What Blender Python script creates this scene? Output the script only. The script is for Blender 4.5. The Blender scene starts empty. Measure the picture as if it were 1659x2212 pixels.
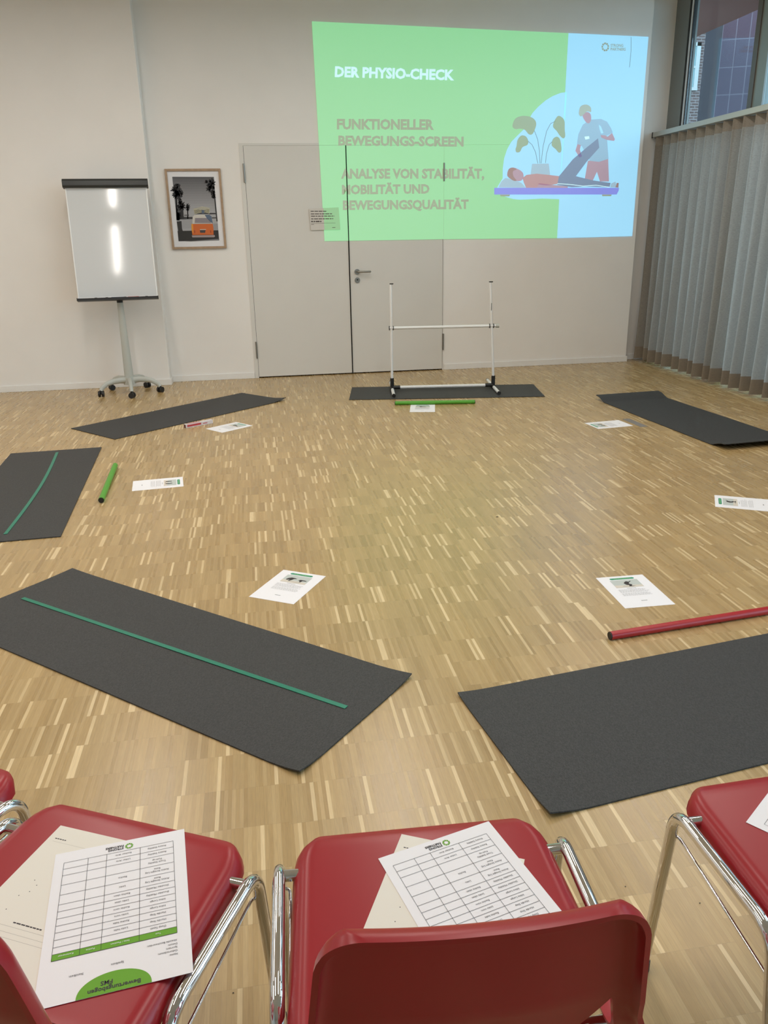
import bpy, bmesh, math, random
from mathutils import Vector, Matrix
random.seed(7)
PI = math.pi
scene = bpy.context.scene
COL = scene.collection

# ------------------------------------------------------------------ camera
CAM_H = 1.41413
CAM_R = Vector((0.98700, -0.15966, -0.01819)).normalized()
CAM_F = Vector((0.14476, 0.93244, -0.33089)).normalized()
CAM_R = (CAM_R - CAM_F * CAM_R.dot(CAM_F)).normalized()
CAM_U = CAM_R.cross(CAM_F).normalized()
FPX = 1720.93
cam_data = bpy.data.cameras.new('camera')
cam_data.sensor_fit = 'VERTICAL'
cam_data.sensor_height = 36.0
cam_data.sensor_width = 27.0
cam_data.lens = FPX / 2212.0 * 36.0
cam_data.clip_start = 0.02
cam = bpy.data.objects.new('camera', cam_data)
COL.objects.link(cam)
cam.matrix_world = Matrix(((CAM_R.x, CAM_U.x, -CAM_F.x, 0.0),
                           (CAM_R.y, CAM_U.y, -CAM_F.y, 0.0),
                           (CAM_R.z, CAM_U.z, -CAM_F.z, CAM_H),
                           (0, 0, 0, 1)))
scene.camera = cam

# ------------------------------------------------------------------ world, lamps, exposure
WORLD_COL, WORLD_STR = (0.62, 0.84, 1.0), 5.0
LAMP_W, LAMP_COL = 11.3, (1.0, 0.935, 0.865)
LAMP_Z = 3.36
LAMPS = [(x, y, l) for x in (-3.25, -1.15, 0.95, 3.05) for y, l in ((2.0, 2.2), (5.3, 2.9))]   # x, y, length
EXPOSURE = 0.0
world = bpy.data.worlds.new('world')
scene.world = world
world.use_nodes = True
bg = world.node_tree.nodes['Background']
bg.inputs[0].default_value = (*WORLD_COL, 1)
bg.inputs[1].default_value = WORLD_STR
vs = scene.view_settings
vs.view_transform = 'Standard'
vs.look = 'None'
vs.gamma = 1.0
vs.use_curve_mapping = False
vs.exposure = EXPOSURE
for (lx, ly, ll) in LAMPS:
    ld = bpy.data.lights.new('lamp_light', 'AREA')
    ld.shape = 'RECTANGLE'
    ld.size, ld.size_y = 0.07, ll
    ld.energy = LAMP_W * ll
    ld.color = LAMP_COL
    lo = bpy.data.objects.new('lamp_light', ld)
    lo.location = (lx, ly, LAMP_Z)
    COL.objects.link(lo)

# ------------------------------------------------------------------ measuring: photo pixel -> place
D = 8.4534      # back wall
def ray(x, y):
    return CAM_F + CAM_R * ((x - 829.5) / FPX) - CAM_U * ((y - 1106.0) / FPX)
def GZ(x, y, z=0.0):
    d = ray(x, y); t = (z - CAM_H) / d.z
    return Vector((d.x * t, d.y * t, z))
def WY(x, y, Y=D, off=0.0):
    d = ray(x, y); t = Y / d.y
    return Vector((d.x * t, Y - off, CAM_H + d.z * t))

# ------------------------------------------------------------------ materials
MATS = {}
def mat(name, col, rough=0.6, metal=0.0, spec=0.5, noise=0.0, nscale=20.0, bump=0.0, bscale=200.0, coat=0.0, emit=None, estr=0.0):
    if name in MATS: return MATS[name]
    m = bpy.data.materials.new(name); m.use_nodes = True
    nt = m.node_tree; b = nt.nodes['Principled BSDF']
    b.inputs['Base Color'].default_value = (*col, 1)
    b.inputs['Roughness'].default_value = rough
    b.inputs['Metallic'].default_value = metal
    b.inputs['Specular IOR Level'].default_value = spec
    b.inputs['Coat Weight'].default_value = coat
    if emit:
        b.inputs['Emission Color'].default_value = (*emit, 1)
        b.inputs['Emission Strength'].default_value = estr
    if noise or bump:
        tc = nt.nodes.new('ShaderNodeTexCoord')
    if noise:
        n = nt.nodes.new('ShaderNodeTexNoise'); n.inputs['Scale'].default_value = nscale; n.inputs['Detail'].default_value = 5
        nt.links.new(tc.outputs['Object'], n.inputs['Vector'])
        r = nt.nodes.new('ShaderNodeValToRGB')
        r.color_ramp.elements[0].position, r.color_ramp.elements[1].position = 0.3, 0.7
        r.color_ramp.elements[0].color = (*[c * (1 - noise) for c in col], 1)
        r.color_ramp.elements[1].color = (*[min(1, c * (1 + noise)) for c in col], 1)
        nt.links.new(n.outputs['Fac'], r.inputs['Fac'])
        nt.links.new(r.outputs['Color'], b.inputs['Base Color'])
    if bump:
        n2 = nt.nodes.new('ShaderNodeTexNoise'); n2.inputs['Scale'].default_value = bscale; n2.inputs['Detail'].default_value = 3
        nt.links.new(tc.outputs['Object'], n2.inputs['Vector'])
        bp = nt.nodes.new('ShaderNodeBump'); bp.inputs['Strength'].default_value = bump; bp.inputs['Distance'].default_value = 0.002
        nt.links.new(n2.outputs['Fac'], bp.inputs['Height'])
        nt.links.new(bp.outputs['Normal'], b.inputs['Normal'])
    MATS[name] = m
    return m
def srgb(r, g, b):
    f = lambda c: (c / 255 / 12.92) if c / 255 <= 0.04045 else ((c / 255 + 0.055) / 1.055) ** 2.4
    return (f(r), f(g), f(b))

M_wall = mat('wall_paint', (0.84, 0.805, 0.765), 0.75, spec=0.25, noise=0.015, nscale=3, bump=0.04, bscale=350)
M_ceil = mat('ceiling_paint', (0.80, 0.79, 0.77), 0.9, spec=0.1)
M_base = mat('baseboard_paint', (0.82, 0.80, 0.77), 0.4)
M_door = mat('door_laminate', (0.70, 0.675, 0.63), 0.45, noise=0.01, nscale=4)
M_black = mat('black_plastic', (0.012, 0.012, 0.013), 0.45)
M_void = mat('dark_gap', (0.006, 0.006, 0.006), 0.9, spec=0.0)  # near-black colour painting the shade inside the door gaps
M_steel = mat('brushed_steel', (0.30, 0.285, 0.26), 0.35, metal=1.0)
M_chrome = mat('chrome', (0.74, 0.74, 0.76), 0.035, metal=1.0)
M_red = mat('red_plastic', (0.32, 0.012, 0.019), 0.29, spec=0.4, noise=0.03, nscale=6, bump=0.02, bscale=900)
M_redpole = mat('red_foil', (0.40, 0.012, 0.016), 0.35)
M_greenpole = mat('green_foil', (0.085, 0.34, 0.025), 0.4)
M_band = mat('green_rubber', (0.012, 0.20, 0.125), 0.4, noise=0.05, nscale=40)
M_paper = mat('white_paper', (0.86, 0.85, 0.88), 0.7, spec=0.3)
M_cream = mat('cream_paper', (0.80, 0.76, 0.68), 0.75, spec=0.3)
M_ink = mat('ink', (0.07, 0.065, 0.07), 0.7, spec=0.2)
M_inkgrey = mat('grey_ink', (0.42, 0.42, 0.43), 0.7, spec=0.2)
M_pgreen = mat('print_green', srgb(112, 168, 60), 0.7, spec=0.2)
M_plgreen = mat('print_light_green', srgb(165, 205, 130), 0.7, spec=0.2)
M_pteal = mat('print_teal', srgb(70, 150, 118), 0.7, spec=0.2)
M_alu = mat('grey_aluminium', (0.24, 0.255, 0.245), 0.45, metal=0.3)
M_ltgrey = mat('light_grey_lacquer', (0.47, 0.48, 0.44), 0.42)
M_board = mat('whiteboard_enamel', (0.64, 0.65, 0.655), 0.075, spec=0.5)
M_oak = mat('oak_frame', (0.40, 0.27, 0.17), 0.5, noise=0.12, nscale=30)
M_pvc = mat('white_pvc', (0.80, 0.80, 0.79), 0.35)
M_rail = mat('rail_aluminium', (0.50, 0.49, 0.45), 0.4, metal=0.2)

# mats: ribbed dark foam
def make_mat_material():
    m = bpy.data.materials.new('mat_foam'); m.use_nodes = True
    nt = m.node_tree; b = nt.nodes['Principled BSDF']; L = nt.links.new
    tc = nt.nodes.new('ShaderNodeTexCoord')
    mp = nt.nodes.new('ShaderNodeMapping'); mp.inputs['Scale'].default_value = (420, 150, 60)
    L(tc.outputs['Object'], mp.inputs['Vector'])
    n = nt.nodes.new('ShaderNodeTexNoise'); n.inputs['Scale'].default_value = 1.0; n.inputs['Detail'].default_value = 3
    L(mp.outputs[0], n.inputs['Vector'])
    r = nt.nodes.new('ShaderNodeValToRGB')
    r.color_ramp.elements[0].position, r.color_ramp.elements[1].position = 0.35, 0.68
    r.color_ramp.elements[0].color = (0.032, 0.0325, 0.033, 1)
    r.color_ramp.elements[1].color = (0.064, 0.063, 0.062, 1)
    L(n.outputs['Fac'], r.inputs['Fac']); L(r.outputs[0], b.inputs['Base Color'])
    bp = nt.nodes.new('ShaderNodeBump'); bp.inputs['Strength'].default_value = 0.7; bp.inputs['Distance'].default_value = 0.0015
    L(n.outputs['Fac'], bp.inputs['Height']); L(bp.outputs[0], b.inputs['Normal'])
    b.inputs['Roughness'].default_value = 0.62
    b.inputs['Specular IOR Level'].default_value = 0.35
    return m
M_mat = make_mat_material()

# floor: narrow oak slats laid in rows
def make_floor_material():
    m = bpy.data.materials.new('slat_parquet'); m.use_nodes = True
    nt = m.node_tree; b = nt.nodes['Principled BSDF']; L = nt.links.new
    def node(t, **k):
        n = nt.nodes.new(t)
        for a, v in k.items(): setattr(n, a, v)
        return n
    def mth(op, a, bb=None):
        n = node('ShaderNodeMath', operation=op)
        for i, v in enumerate((a, bb)):
            if v is None: continue
            if isinstance(v, (int, float)): n.inputs[i].default_value = v
            else: L(v, n.inputs[i])
        return n.outputs[0]
    def comb(x, y, z=0.0):
        n = node('ShaderNodeCombineXYZ')
        for i, v in enumerate((x, y, z)):
            if isinstance(v, (int, float)): n.inputs[i].default_value = v
            else: L(v, n.inputs[i])
        return n.outputs[0]
    def wn(vec):
        n = node('ShaderNodeTexWhiteNoise', noise_dimensions='3D'); L(vec, n.inputs['Vector'])
        return n.outputs['Value']
    tc = node('ShaderNodeTexCoord'); sp = node('ShaderNodeSeparateXYZ'); L(tc.outputs['Object'], sp.inputs[0])
    x, y = sp.outputs[0], sp.outputs[1]
    w, Ls = 0.0104, 0.1535
    u = mth('DIVIDE', x, w); ix = mth('FLOOR', u)
    ib = mth('FLOOR', mth('DIVIDE', u, 29.0))
    off = mth('MULTIPLY', wn(comb(ib, 3.0)), 0.55)
    v = mth('ADD', mth('DIVIDE', y, Ls), off); iy = mth('FLOOR', v)
    rs = wn(comb(ix, iy, 1.0))
    rb = wn(comb(mth('FLOOR', mth('DIVIDE', u, 7.0)), iy, 5.0))
    ramp = node('ShaderNodeValToRGB'); e = ramp.color_ramp
    e.interpolation = 'LINEAR'
    cols = [(0.0, (0.385, 0.254, 0.107)), (0.25, (0.420, 0.281, 0.120)), (0.70, (0.455, 0.311, 0.138)), (0.915, (0.490, 0.342, 0.158)), (0.935, (0.62, 0.460, 0.240)), (1.0, (0.72, 0.55, 0.31))]
    e.elements[0].position, e.elements[0].color = cols[0][0], (*cols[0][1], 1)
    e.elements[1].position, e.elements[1].color = cols[-1][0], (*cols[-1][1], 1)
    for p, c in cols[1:-1]:
        el = e.elements.new(p); el.color = (*c, 1)
    L(rs, ramp.inputs['Fac'])
    # grain
    gv = comb(mth('MULTIPLY', x, 420.0), mth('MULTIPLY', y, 22.0), mth('MULTIPLY', rs, 37.0))
    g = node('ShaderNodeTexNoise'); g.inputs['Scale'].default_value = 1.0; g.inputs['Detail'].default_value = 4
    L(gv, g.inputs['Vector'])
    big = node('ShaderNodeTexNoise'); big.inputs['Scale'].default_value = 0.9; big.inputs['Detail'].default_value = 2
    L(tc.outputs['Object'], big.inputs['Vector'])
    k = mth('ADD', mth('MULTIPLY', g.outputs['Fac'], 0.44), 0.78)
    k = mth('MULTIPLY', k, mth('ADD', mth('MULTIPLY', rb, 0.14), 0.93))
    k = mth('MULTIPLY', k, mth('ADD', mth('MULTIPLY', big.outputs['Fac'], 0.14), 0.93))
    # joints
    fx = mth('FRACT', u); fy = mth('FRACT', v)
    jx = mth('LESS_THAN', mth('MINIMUM', fx, mth('SUBTRACT', 1.0, fx)), 0.03)
    jy = mth('LESS_THAN', mth('MINIMUM', fy, mth('SUBTRACT', 1.0, fy)), 0.0035)
    j = mth('SUBTRACT', 1.0, mth('MULTIPLY', mth('MAXIMUM', jx, jy), 0.16))
    k = mth('MULTIPLY', k, j)
    mx = node('ShaderNodeVectorMath', operation='SCALE')
    L(ramp.outputs[0], mx.inputs[0]); L(k, mx.inputs['Scale'])
    L(mx.outputs[0], b.inputs['Base Color'])
    b.inputs['Roughness'].default_value = 0.36
    rr = mth('ADD', mth('MULTIPLY', rs, 0.06), 0.26); L(rr, b.inputs['Roughness'])
    b.inputs['Specular IOR Level'].default_value = 0.75
    bp = node('ShaderNodeBump'); bp.inputs['Strength'].default_value = 0.12; bp.inputs['Distance'].default_value = 0.001
    L(mth('MULTIPLY', j, g.outputs['Fac']), bp.inputs['Height']); L(bp.outputs[0], b.inputs['Normal'])
    return m
M_floor = make_floor_material()

def make_curtain_material(name, col, trans, tcol):
    m = bpy.data.materials.new(name); m.use_nodes = True
    nt = m.node_tree; L = nt.links.new
    nt.nodes.remove(nt.nodes['Principled BSDF'])
    out = nt.nodes['Material Output']
    tc = nt.nodes.new('ShaderNodeTexCoord')
    mp = nt.nodes.new('ShaderNodeMapping'); mp.inputs['Scale'].default_value = (60, 60, 420)
    L(tc.outputs['Object'], mp.inputs['Vector'])
    n = nt.nodes.new('ShaderNodeTexNoise'); n.inputs['Scale'].default_value = 1; n.inputs['Detail'].default_value = 4
    L(mp.outputs[0], n.inputs['Vector'])
    def rampc(c, a):
        r = nt.nodes.new('ShaderNodeValToRGB')
        r.color_ramp.elements[0].position, r.color_ramp.elements[1].position = 0.3, 0.7
        r.color_ramp.elements[0].color = (*[q * (1 - a) for q in c], 1)
        r.color_ramp.elements[1].color = (*[min(1, q * (1 + a)) for q in c], 1)
        L(n.outputs['Fac'], r.inputs['Fac']); return r.outputs[0]
    d = nt.nodes.new('ShaderNodeBsdfDiffuse'); L(rampc(col, 0.14), d.inputs['Color'])
    t = nt.nodes.new('ShaderNodeBsdfTranslucent'); L(rampc(tcol, 0.2), t.inputs['Color'])
    mx = nt.nodes.new('ShaderNodeMixShader'); mx.inputs[0].default_value = trans
    L(d.outputs[0], mx.inputs[1]); L(t.outputs[0], mx.inputs[2]); L(mx.outputs[0], out.inputs['Surface'])
    return m
M_curt = make_curtain_material('curtain_linen', (0.30, 0.27, 0.23), 0.32, (0.62, 0.61, 0.58))
M_hem = make_curtain_material('curtain_double_linen', (0.225, 0.185, 0.140), 0.05, (0.35, 0.30, 0.25))

M_head = make_curtain_material('curtain_heading', (0.265, 0.23, 0.19), 0.10, (0.5, 0.47, 0.42))

def make_glass():
    m = bpy.data.materials.new('window_glass'); m.use_nodes = True
    nt = m.node_tree; L = nt.links.new
    nt.nodes.remove(nt.nodes['Principled BSDF'])
    out = nt.nodes['Material Output']
    tr = nt.nodes.new('ShaderNodeBsdfTransparent'); tr.inputs[0].default_value = (0.86, 0.93, 0.95, 1)
    gl = nt.nodes.new('ShaderNodeBsdfGlossy'); gl.inputs['Roughness'].default_value = 0.02
    mx = nt.nodes.new('ShaderNodeMixShader'); mx.inputs[0].default_value = 0.08
    L(tr.outputs[0], mx.inputs[1]); L(gl.outputs[0], mx.inputs[2]); L(mx.outputs[0], out.inputs['Surface'])
    return m
M_glass = make_glass()

def brick_mat(name, c1, c2, mortar, bw, bh, ms):
    m = bpy.data.materials.new(name); m.use_nodes = True
    nt = m.node_tree; b = nt.nodes['Principled BSDF']; L = nt.links.new
    tc = nt.nodes.new('ShaderNodeTexCoord')
    mp = nt.nodes.new('ShaderNodeMapping'); mp.inputs['Rotation'].default_value = (PI / 2, 0, 0)
    L(tc.outputs['Object'], mp.inputs['Vector'])
    br = nt.nodes.new('ShaderNodeTexBrick')
    br.inputs['Scale'].default_value = 1.0
    br.inputs['Brick Width'].default_value = bw; br.inputs['Row Height'].default_value = bh
    br.inputs['Mortar Size'].default_value = ms; br.inputs['Mortar Smooth'].default_value = 0.1
    br.inputs['Color1'].default_value = (*c1, 1); br.inputs['Color2'].default_value = (*c2, 1); br.inputs['Mortar'].default_value = (*mortar, 1)
    L(mp.outputs[0], br.inputs['Vector']); L(br.outputs['Color'], b.inputs['Base Color'])
    b.inputs['Roughness'].default_value = 0.8
    return m, br
M_brick, _ = brick_mat('facade_brick', srgb(68, 50, 48), srgb(86, 67, 64), srgb(118, 110, 110), 0.24, 0.078, 0.012)
M_tile, _tb = brick_mat('glazed_tile', (0.062, 0.026, 0.046), (0.072, 0.031, 0.052), (0.15, 0.115, 0.14), 0.155, 0.30, 0.0045)
_tb.offset = 0.0
M_tile.node_tree.nodes['Principled BSDF'].inputs['Roughness'].default_value = 0.3
M_tile.node_tree.nodes['Principled BSDF'].inputs['Specular IOR Level'].default_value = 0.25

# ------------------------------------------------------------------ mesh helpers
class MB:
    def __init__(s): s.v = []; s.f = []; s.fm = []; s.mats = []; s.sm = []
    def mi(s, m):
        if m not in s.mats: s.mats.append(m)
        return s.mats.index(m)
    def add(s, vs_, fs, m, smooth=False):
        o = len(s.v); s.v += [tuple(p) for p in vs_]; k = s.mi(m)
        for f in fs:
            s.f.append([i + o for i in f]); s.fm.append(k); s.sm.append(smooth)
    def box(s, a, b, m):
        x0, y0, z0 = a; x1, y1, z1 = b
        s.add([(x0, y0, z0), (x1, y0, z0), (x1, y1, z0), (x0, y1, z0), (x0, y0, z1), (x1, y0, z1), (x1, y1, z1), (x0, y1, z1)],
              [(0, 3, 2, 1), (4, 5, 6, 7), (0, 1, 5, 4), (1, 2, 6, 5), (2, 3, 7, 6), (3, 0, 4, 7)], m)
    def poly(s, pts, m): s.add(pts, [list(range(len(pts)))], m)
    def prism(s, pts, d, m):
        d = Vector(d); n = len(pts); P = [Vector(p) for p in pts]
        s.add(P + [p + d for p in P], [list(range(n))[::-1], list(range(n, 2 * n))] + [(i, (i + 1) % n, n + (i + 1) % n, n + i) for i in range(n)], m)
    def tube(s, pts, r, m, n=12, cap=True, r2=None):
        P = [Vector(p) for p in pts]; N = len(P)
        rs = r if isinstance(r, (list, tuple)) else [r] * N
        t0 = (P[1] - P[0]).normalized()
        up = Vector((0, 0, 1)) if abs(t0.z) < 0.9 else Vector((1, 0, 0))
        nrm = (up - t0 * up.dot(t0)).normalized()
        vs_ = []
        for i in range(N):
            t = (P[min(i + 1, N - 1)] - P[max(i - 1, 0)]).normalized()
            nrm = (nrm - t * nrm.dot(t)).normalized(); bi = t.cross(nrm)
            for k in range(n):
                a = 2 * PI * k / n
                vs_.append(P[i] + nrm * (math.cos(a) * rs[i]) + bi * (math.sin(a) * rs[i] * (r2 or 1.0)))
        fs = [(i * n + k, i * n + (k + 1) % n, (i + 1) * n + (k + 1) % n, (i + 1) * n + k) for i in range(N - 1) for k in range(n)]
        s.add(vs_, fs, m, True)
        if cap:
            s.add(vs_[:n], [list(range(n))[::-1]], m); s.add(vs_[-n:], [list(range(n))], m)
    def build(s, name, parent=None, loc=None):
        me = bpy.data.meshes.new(name); me.from_pydata(s.v, [], s.f)
        for m in s.mats: me.materials.append(m)
        me.polygons.foreach_set('material_index', s.fm); me.polygons.foreach_set('use_smooth', s.sm)
        me.update()
        o = bpy.data.objects.new(name, me); COL.objects.link(o)
        if parent is not None: o.parent = parent
        if loc is not None: o.location = loc
        return o
def fillet(pts, r, n=6):
    P = [Vector(p) for p in pts]; out = [P[0]]
    for i in range(1, len(P) - 1):
        a, b, c = P[i - 1], P[i], P[i + 1]
        d1, d2 = (a - b), (c - b); rr = min(r, d1.length * .48, d2.length * .48)
        p1, p2 = b + d1.normalized() * rr, b + d2.normalized() * rr
        for k in range(n + 1):
            t = k / n; out.append(p1 * (1 - t) ** 2 + b * (2 * t * (1 - t)) + p2 * t * t)
    out.append(P[-1]); return out
def tag(o, label=None, cat=None, group=None, kind=None):
    if label: o['label'] = label
    if cat: o['category'] = cat
    if group: o['group'] = group
    if kind: o['kind'] = kind
    return o
def empty(name, loc=(0, 0, 0), rz=0.0):
    o = bpy.data.objects.new(name, None); o.empty_display_size = 0.1
    o.location = loc; o.rotation_euler = (0, 0, rz); COL.objects.link(o); return o
def children(o): return [c for c in COL.objects if c.parent == o]
def copy_tree(o, parent=None):
    c = o.copy(); COL.objects.link(c); c.parent = parent
    for ch in children(o): copy_tree(ch, c)
    return c
def bevel(o, w=0.003, seg=2):
    md = o.modifiers.new('bevel', 'BEVEL'); md.width = w; md.segments = seg; md.limit_method = 'ANGLE'; return o
def tri2d(text, bold=0.0):
    cu = bpy.data.curves.new('txt', 'FONT'); cu.body = text; cu.size = 1.0; cu.resolution_u = 2; cu.offset = bold; cu.fill_mode = 'FRONT'
    ob = bpy.data.objects.new('txt', cu); COL.objects.link(ob)
    bpy.context.view_layer.update()
    ev = ob.evaluated_get(bpy.context.evaluated_depsgraph_get()); me = ev.to_mesh()
    vs_ = [(v.co.x, v.co.y) for v in me.vertices]; fs = [list(p.vertices) for p in me.polygons]
    ev.to_mesh_clear(); bpy.data.objects.remove(ob); bpy.data.curves.remove(cu)
    x0 = min(v[0] for v in vs_); x1 = max(v[0] for v in vs_)
    return [((x - x0), y) for x, y in vs_], fs, x1 - x0
CAP = 0.69     # cap height of the built-in face at size 1

# ------------------------------------------------------------------ room shell
PX, PY = -0.872, 8.283         # left pier: edge and face
RX, RY = 4.085, 8.60           # right end of back wall, recess face
WX_ = 4.425                    # glass plane
LX, FY, CZ, WT = -4.6, -6.0, 3.78, 3.58
def struct(o): return tag(o, kind='structure')
mb = MB(); mb.box((LX - .2, FY - .2, -0.12), (4.50, RY + .2, 0.0), M_floor); struct(mb.build('floor'))
mb = MB(); mb.box((LX - .2, FY - .2, CZ), (WX_ + .2, RY + .3, CZ + .15), M_ceil); struct(mb.build('ceiling'))
DX0, DX1, DZ = 0.018, 1.978, 2.222
mb = MB()
mb.box((PX - .01, D, 0), (DX0 - .04, D + .3, CZ), M_wall)
mb.box((DX1 + .012, D, 0), (RX, D + .3, CZ), M_wall)
mb.box((DX0 - .04, D, DZ + .02), (DX1 + .012, D + .3, CZ), M_wall)
struct(mb.build('wall_back'))
mb = MB(); mb.box((LX, PY, 0), (PX, D + .3, CZ), M_wall); bevel(struct(mb.build('wall_back_left')), .006)
mb = MB(); mb.box((RX, RY, 0), (4.42, RY + .2, CZ), M_wall); struct(mb.build('wall_recess'))
mb = MB(); mb.box((LX - .2, FY, 0), (LX, PY, CZ), M_wall); struct(mb.build('wall_left'))
mb = MB(); mb.box((LX, FY - .2, 0), (WX_ + .2, FY, CZ), M_wall); struct(mb.build('wall_front'))
mb = MB(); mb.box((4.40, FY, WT), (4.64, RY, CZ), M_wall); struct(mb.build('wall_right'))
def baseboard(name, pts):
    # pts: list of (x,y) corners, board 6 cm high, 1.3 cm deep boxes along them
    m_ = MB()
    for (a, b) in pts: m_.box((*a, 0.0), (*b, 0.062), M_base)
    o = m_.build(name); struct(o); bevel(o, .003)
baseboard('baseboard_back_left', [((LX, PY - .014), (PX + .014, PY)), ((PX, PY), (PX + .014, D - .014))])
baseboard('baseboard_back', [((PX, D - .014), (DX0 - .045, D)), ((DX1 + .02, D - .014), (RX + .014, D))])
baseboard('baseboard_recess', [((RX + .014, RY - .014), (4.40, RY)), ((RX, D), (RX + .014, RY))])

# door: double leaf, flush in the back wall
mb = MB()
mb.box((DX0 - .042, D - .005, 0), (DX0 - .003, D + .02, DZ + .022), M_door)
mb.box((DX1 + .003, D - .003, 0), (DX1 + .014, D + .02, DZ + .022), M_door)
mb.box((DX0 - .003, D - .004, DZ + .002), (DX1 + .003, D + .02, DZ + .022), M_door)
mb.box((DX0 - .04, D + .06, 0), (DX1 + .012, D + .08, DZ + .02), M_void)
door = struct(mb.build('door_1'))
for (a, b) in ((DX0, 0.999), (1.009, DX1)):
    mb = MB(); mb.box((a, D - .001, 0.012), (b, D + .04, DZ + .0012), M_door); mb.build('door_leaf', door)
mb = MB(); mb.box((0.9995, D - .009, 0.012), (1.0085, D + .03, DZ), M_void); mb.build('door_gap_strip', door)  # black strip standing in for the dark gap between the leaves
for (x, zc) in ((DX0 - .008, 1.98), (DX0 - .008, 0.29), (DX1 + .008, 1.975), (DX1 + .008, 0.30)):
    mb = MB(); mb.tube([(x, D - .012, zc - .085), (x, D - .012, zc + .085)], 0.0085, M_steel, 10)
    mb.box((x - .004, D - .012, zc - .08), (x + .004, D + .01, zc + .08), M_steel); mb.build('hinge', door)
mb = MB()
mb.tube([(1.081, D - .001, 1.041), (1.081, D - .012, 1.041)], 0.027, M_steel, 24)
mb.tube(fillet([(1.081, D - .01, 1.041), (1.081, D - .058, 1.041), (1.205, D - .058, 1.041), (1.213, D - .052, 1.041)], .02), 0.0095, M_steel, 12)
mb.build('door_handle', door)
mb = MB()
mb.tube([(1.081, D - .001, 0.958), (1.081, D - .012, 0.958)], 0.027, M_steel, 24)
mb.tube([(1.081, D - .012, 0.962), (1.081, D - .0135, 0.962)], 0.008, M_black, 12)
mb.build('keyhole_rosette', door)

# ------------------------------------------------------------------ window wall on the right

def frame_part(nm, parent, y0, y1, z0, z1, x0=4.40, x1=4.52, m=None):
    m_ = MB(); m_.box((x0, y0, z0), (x1, y1, z1), m or M_alu); return m_.build(nm, parent)
M_bead = mat('white_bead', (0.75, 0.78, 0.80), 0.3)
M_brown = mat('brown_mullion', (0.10, 0.085, 0.07), 0.4)
win = MB(); win.box((4.40, 8.335, 0), (4.50, RY, WT), M_alu); w1 = struct(win.build('window_1'))
frame_part('gasket', w1, 8.318, 8.3345, 0, WT, 4.404, 4.45, M_black)
frame_part('glazing_bead', w1, 8.292, 8.318, 0, WT, 4.412, 4.45, M_bead)
frame_part('gasket', w1, 8.278, 8.292, 0, WT, 4.418, 4.45, M_black)
frame_part('mullion', w1, 7.10, 7.165, 0, WT, 4.40, 4.48, M_brown)
frame_part('transom', w1, 7.165, 8.278, 2.28, 2.35, 4.415, 4.48)
frame_part('head_rail', w1, 7.165, 8.278, WT - .08, WT, 4.402, 4.48)
mb = MB(); mb.box((WX_, 7.166, 0.02), (WX_ + .008, 8.277, WT - .06), M_glass); mb.build('glass', w1)
k = 2
y = 7.10
while y > FY + .5:
    y2 = max(FY, y - 1.18)
    win = MB()
    win.box((4.402, y2, 0), (4.48, y2 + .065, WT), M_brown)
    win.box((4.41, y - .14, 2.28), (4.47, y, WT), M_alu); win.box((4.41, y - .035, 0), (4.47, y, 2.28), M_alu)
    win.box((4.412, y2 + .065, WT - .08), (4.468, y - .14, WT), M_alu)
    win.box((4.412, y2 + .065, 2.26), (4.468, y - .14, 2.37), M_alu)
    wn_ = struct(win.build('window_%d' % k))
    mb = MB(); mb.box((WX_, y2 + .066, 0.02), (WX_ + .008, y - .036, 2.27), M_glass); mb.build('glass', wn_)
    mb = MB(); mb.box((WX_, y2 + .066, 2.36), (WX_ + .008, y - .141, WT - .06), M_glass); mb.build('glass', wn_)
    y = y2; k += 1
mb = MB(); mb.box((4.43, FY, 0.0), (4.50, 8.335, 0.02), M_alu); struct(mb.build('trim_1'))

# ------------------------------------------------------------------ outside
M_ground = mat('paving', (0.17, 0.17, 0.165), 0.9, noise=0.1, nscale=3)
mb = MB(); mb.box((4.51, -30, -.2), (45, 60, -.06), M_ground); struct(mb.build('ground'))
M_soffit = mat('brown_soffit', (0.10, 0.028, 0.015), 0.6, noise=0.05, nscale=2)
mb = MB(); mb.box((4.64, FY, 3.60), (5.58, 14.0, 3.75), M_soffit); struct(mb.build('trim_2'))
c0 = WY(1556, 120, 10.2); c0.z = -.06
col = empty('tiled_pillar', c0, math.atan2(-.40, .915))
tag(col, 'purple tiled pillar standing outside behind the upper window pane', 'pillar')
mb = MB()
mb.box((0, 0, 0), (3.2, .02, 7.3), M_tile)
pb = mb.build('tile_cladding', col)
mb = MB(); mb.box((0, .02, 0), (3.2, 2.1, 7.3), mat('shaded_tile_side', (0.012, 0.008, 0.014), 0.6, spec=0.1)); mb.build('pillar_core', col)  # shade on the pillar's left side painted in as a darker colour
BY = 26.0
bb = empty('brick_building', (13.0, BY, -.06))
tag(bb, 'brick building with white framed windows seen far outside through the window', 'building')
mb = MB(); mb.box((-9, 0, 0), (11, 8, 14), M_brick); mb.build('facade', bb)
M_wfr = mat('white_window_frame', (0.32, 0.34, 0.335), 0.4)
M_wgl = mat('far_window_glass', (0.16, 0.30, 0.32), 0.05, spec=0.8)
p_tr = WY(1514, 92, BY); p_br = WY(1505, 196, BY)
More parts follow.
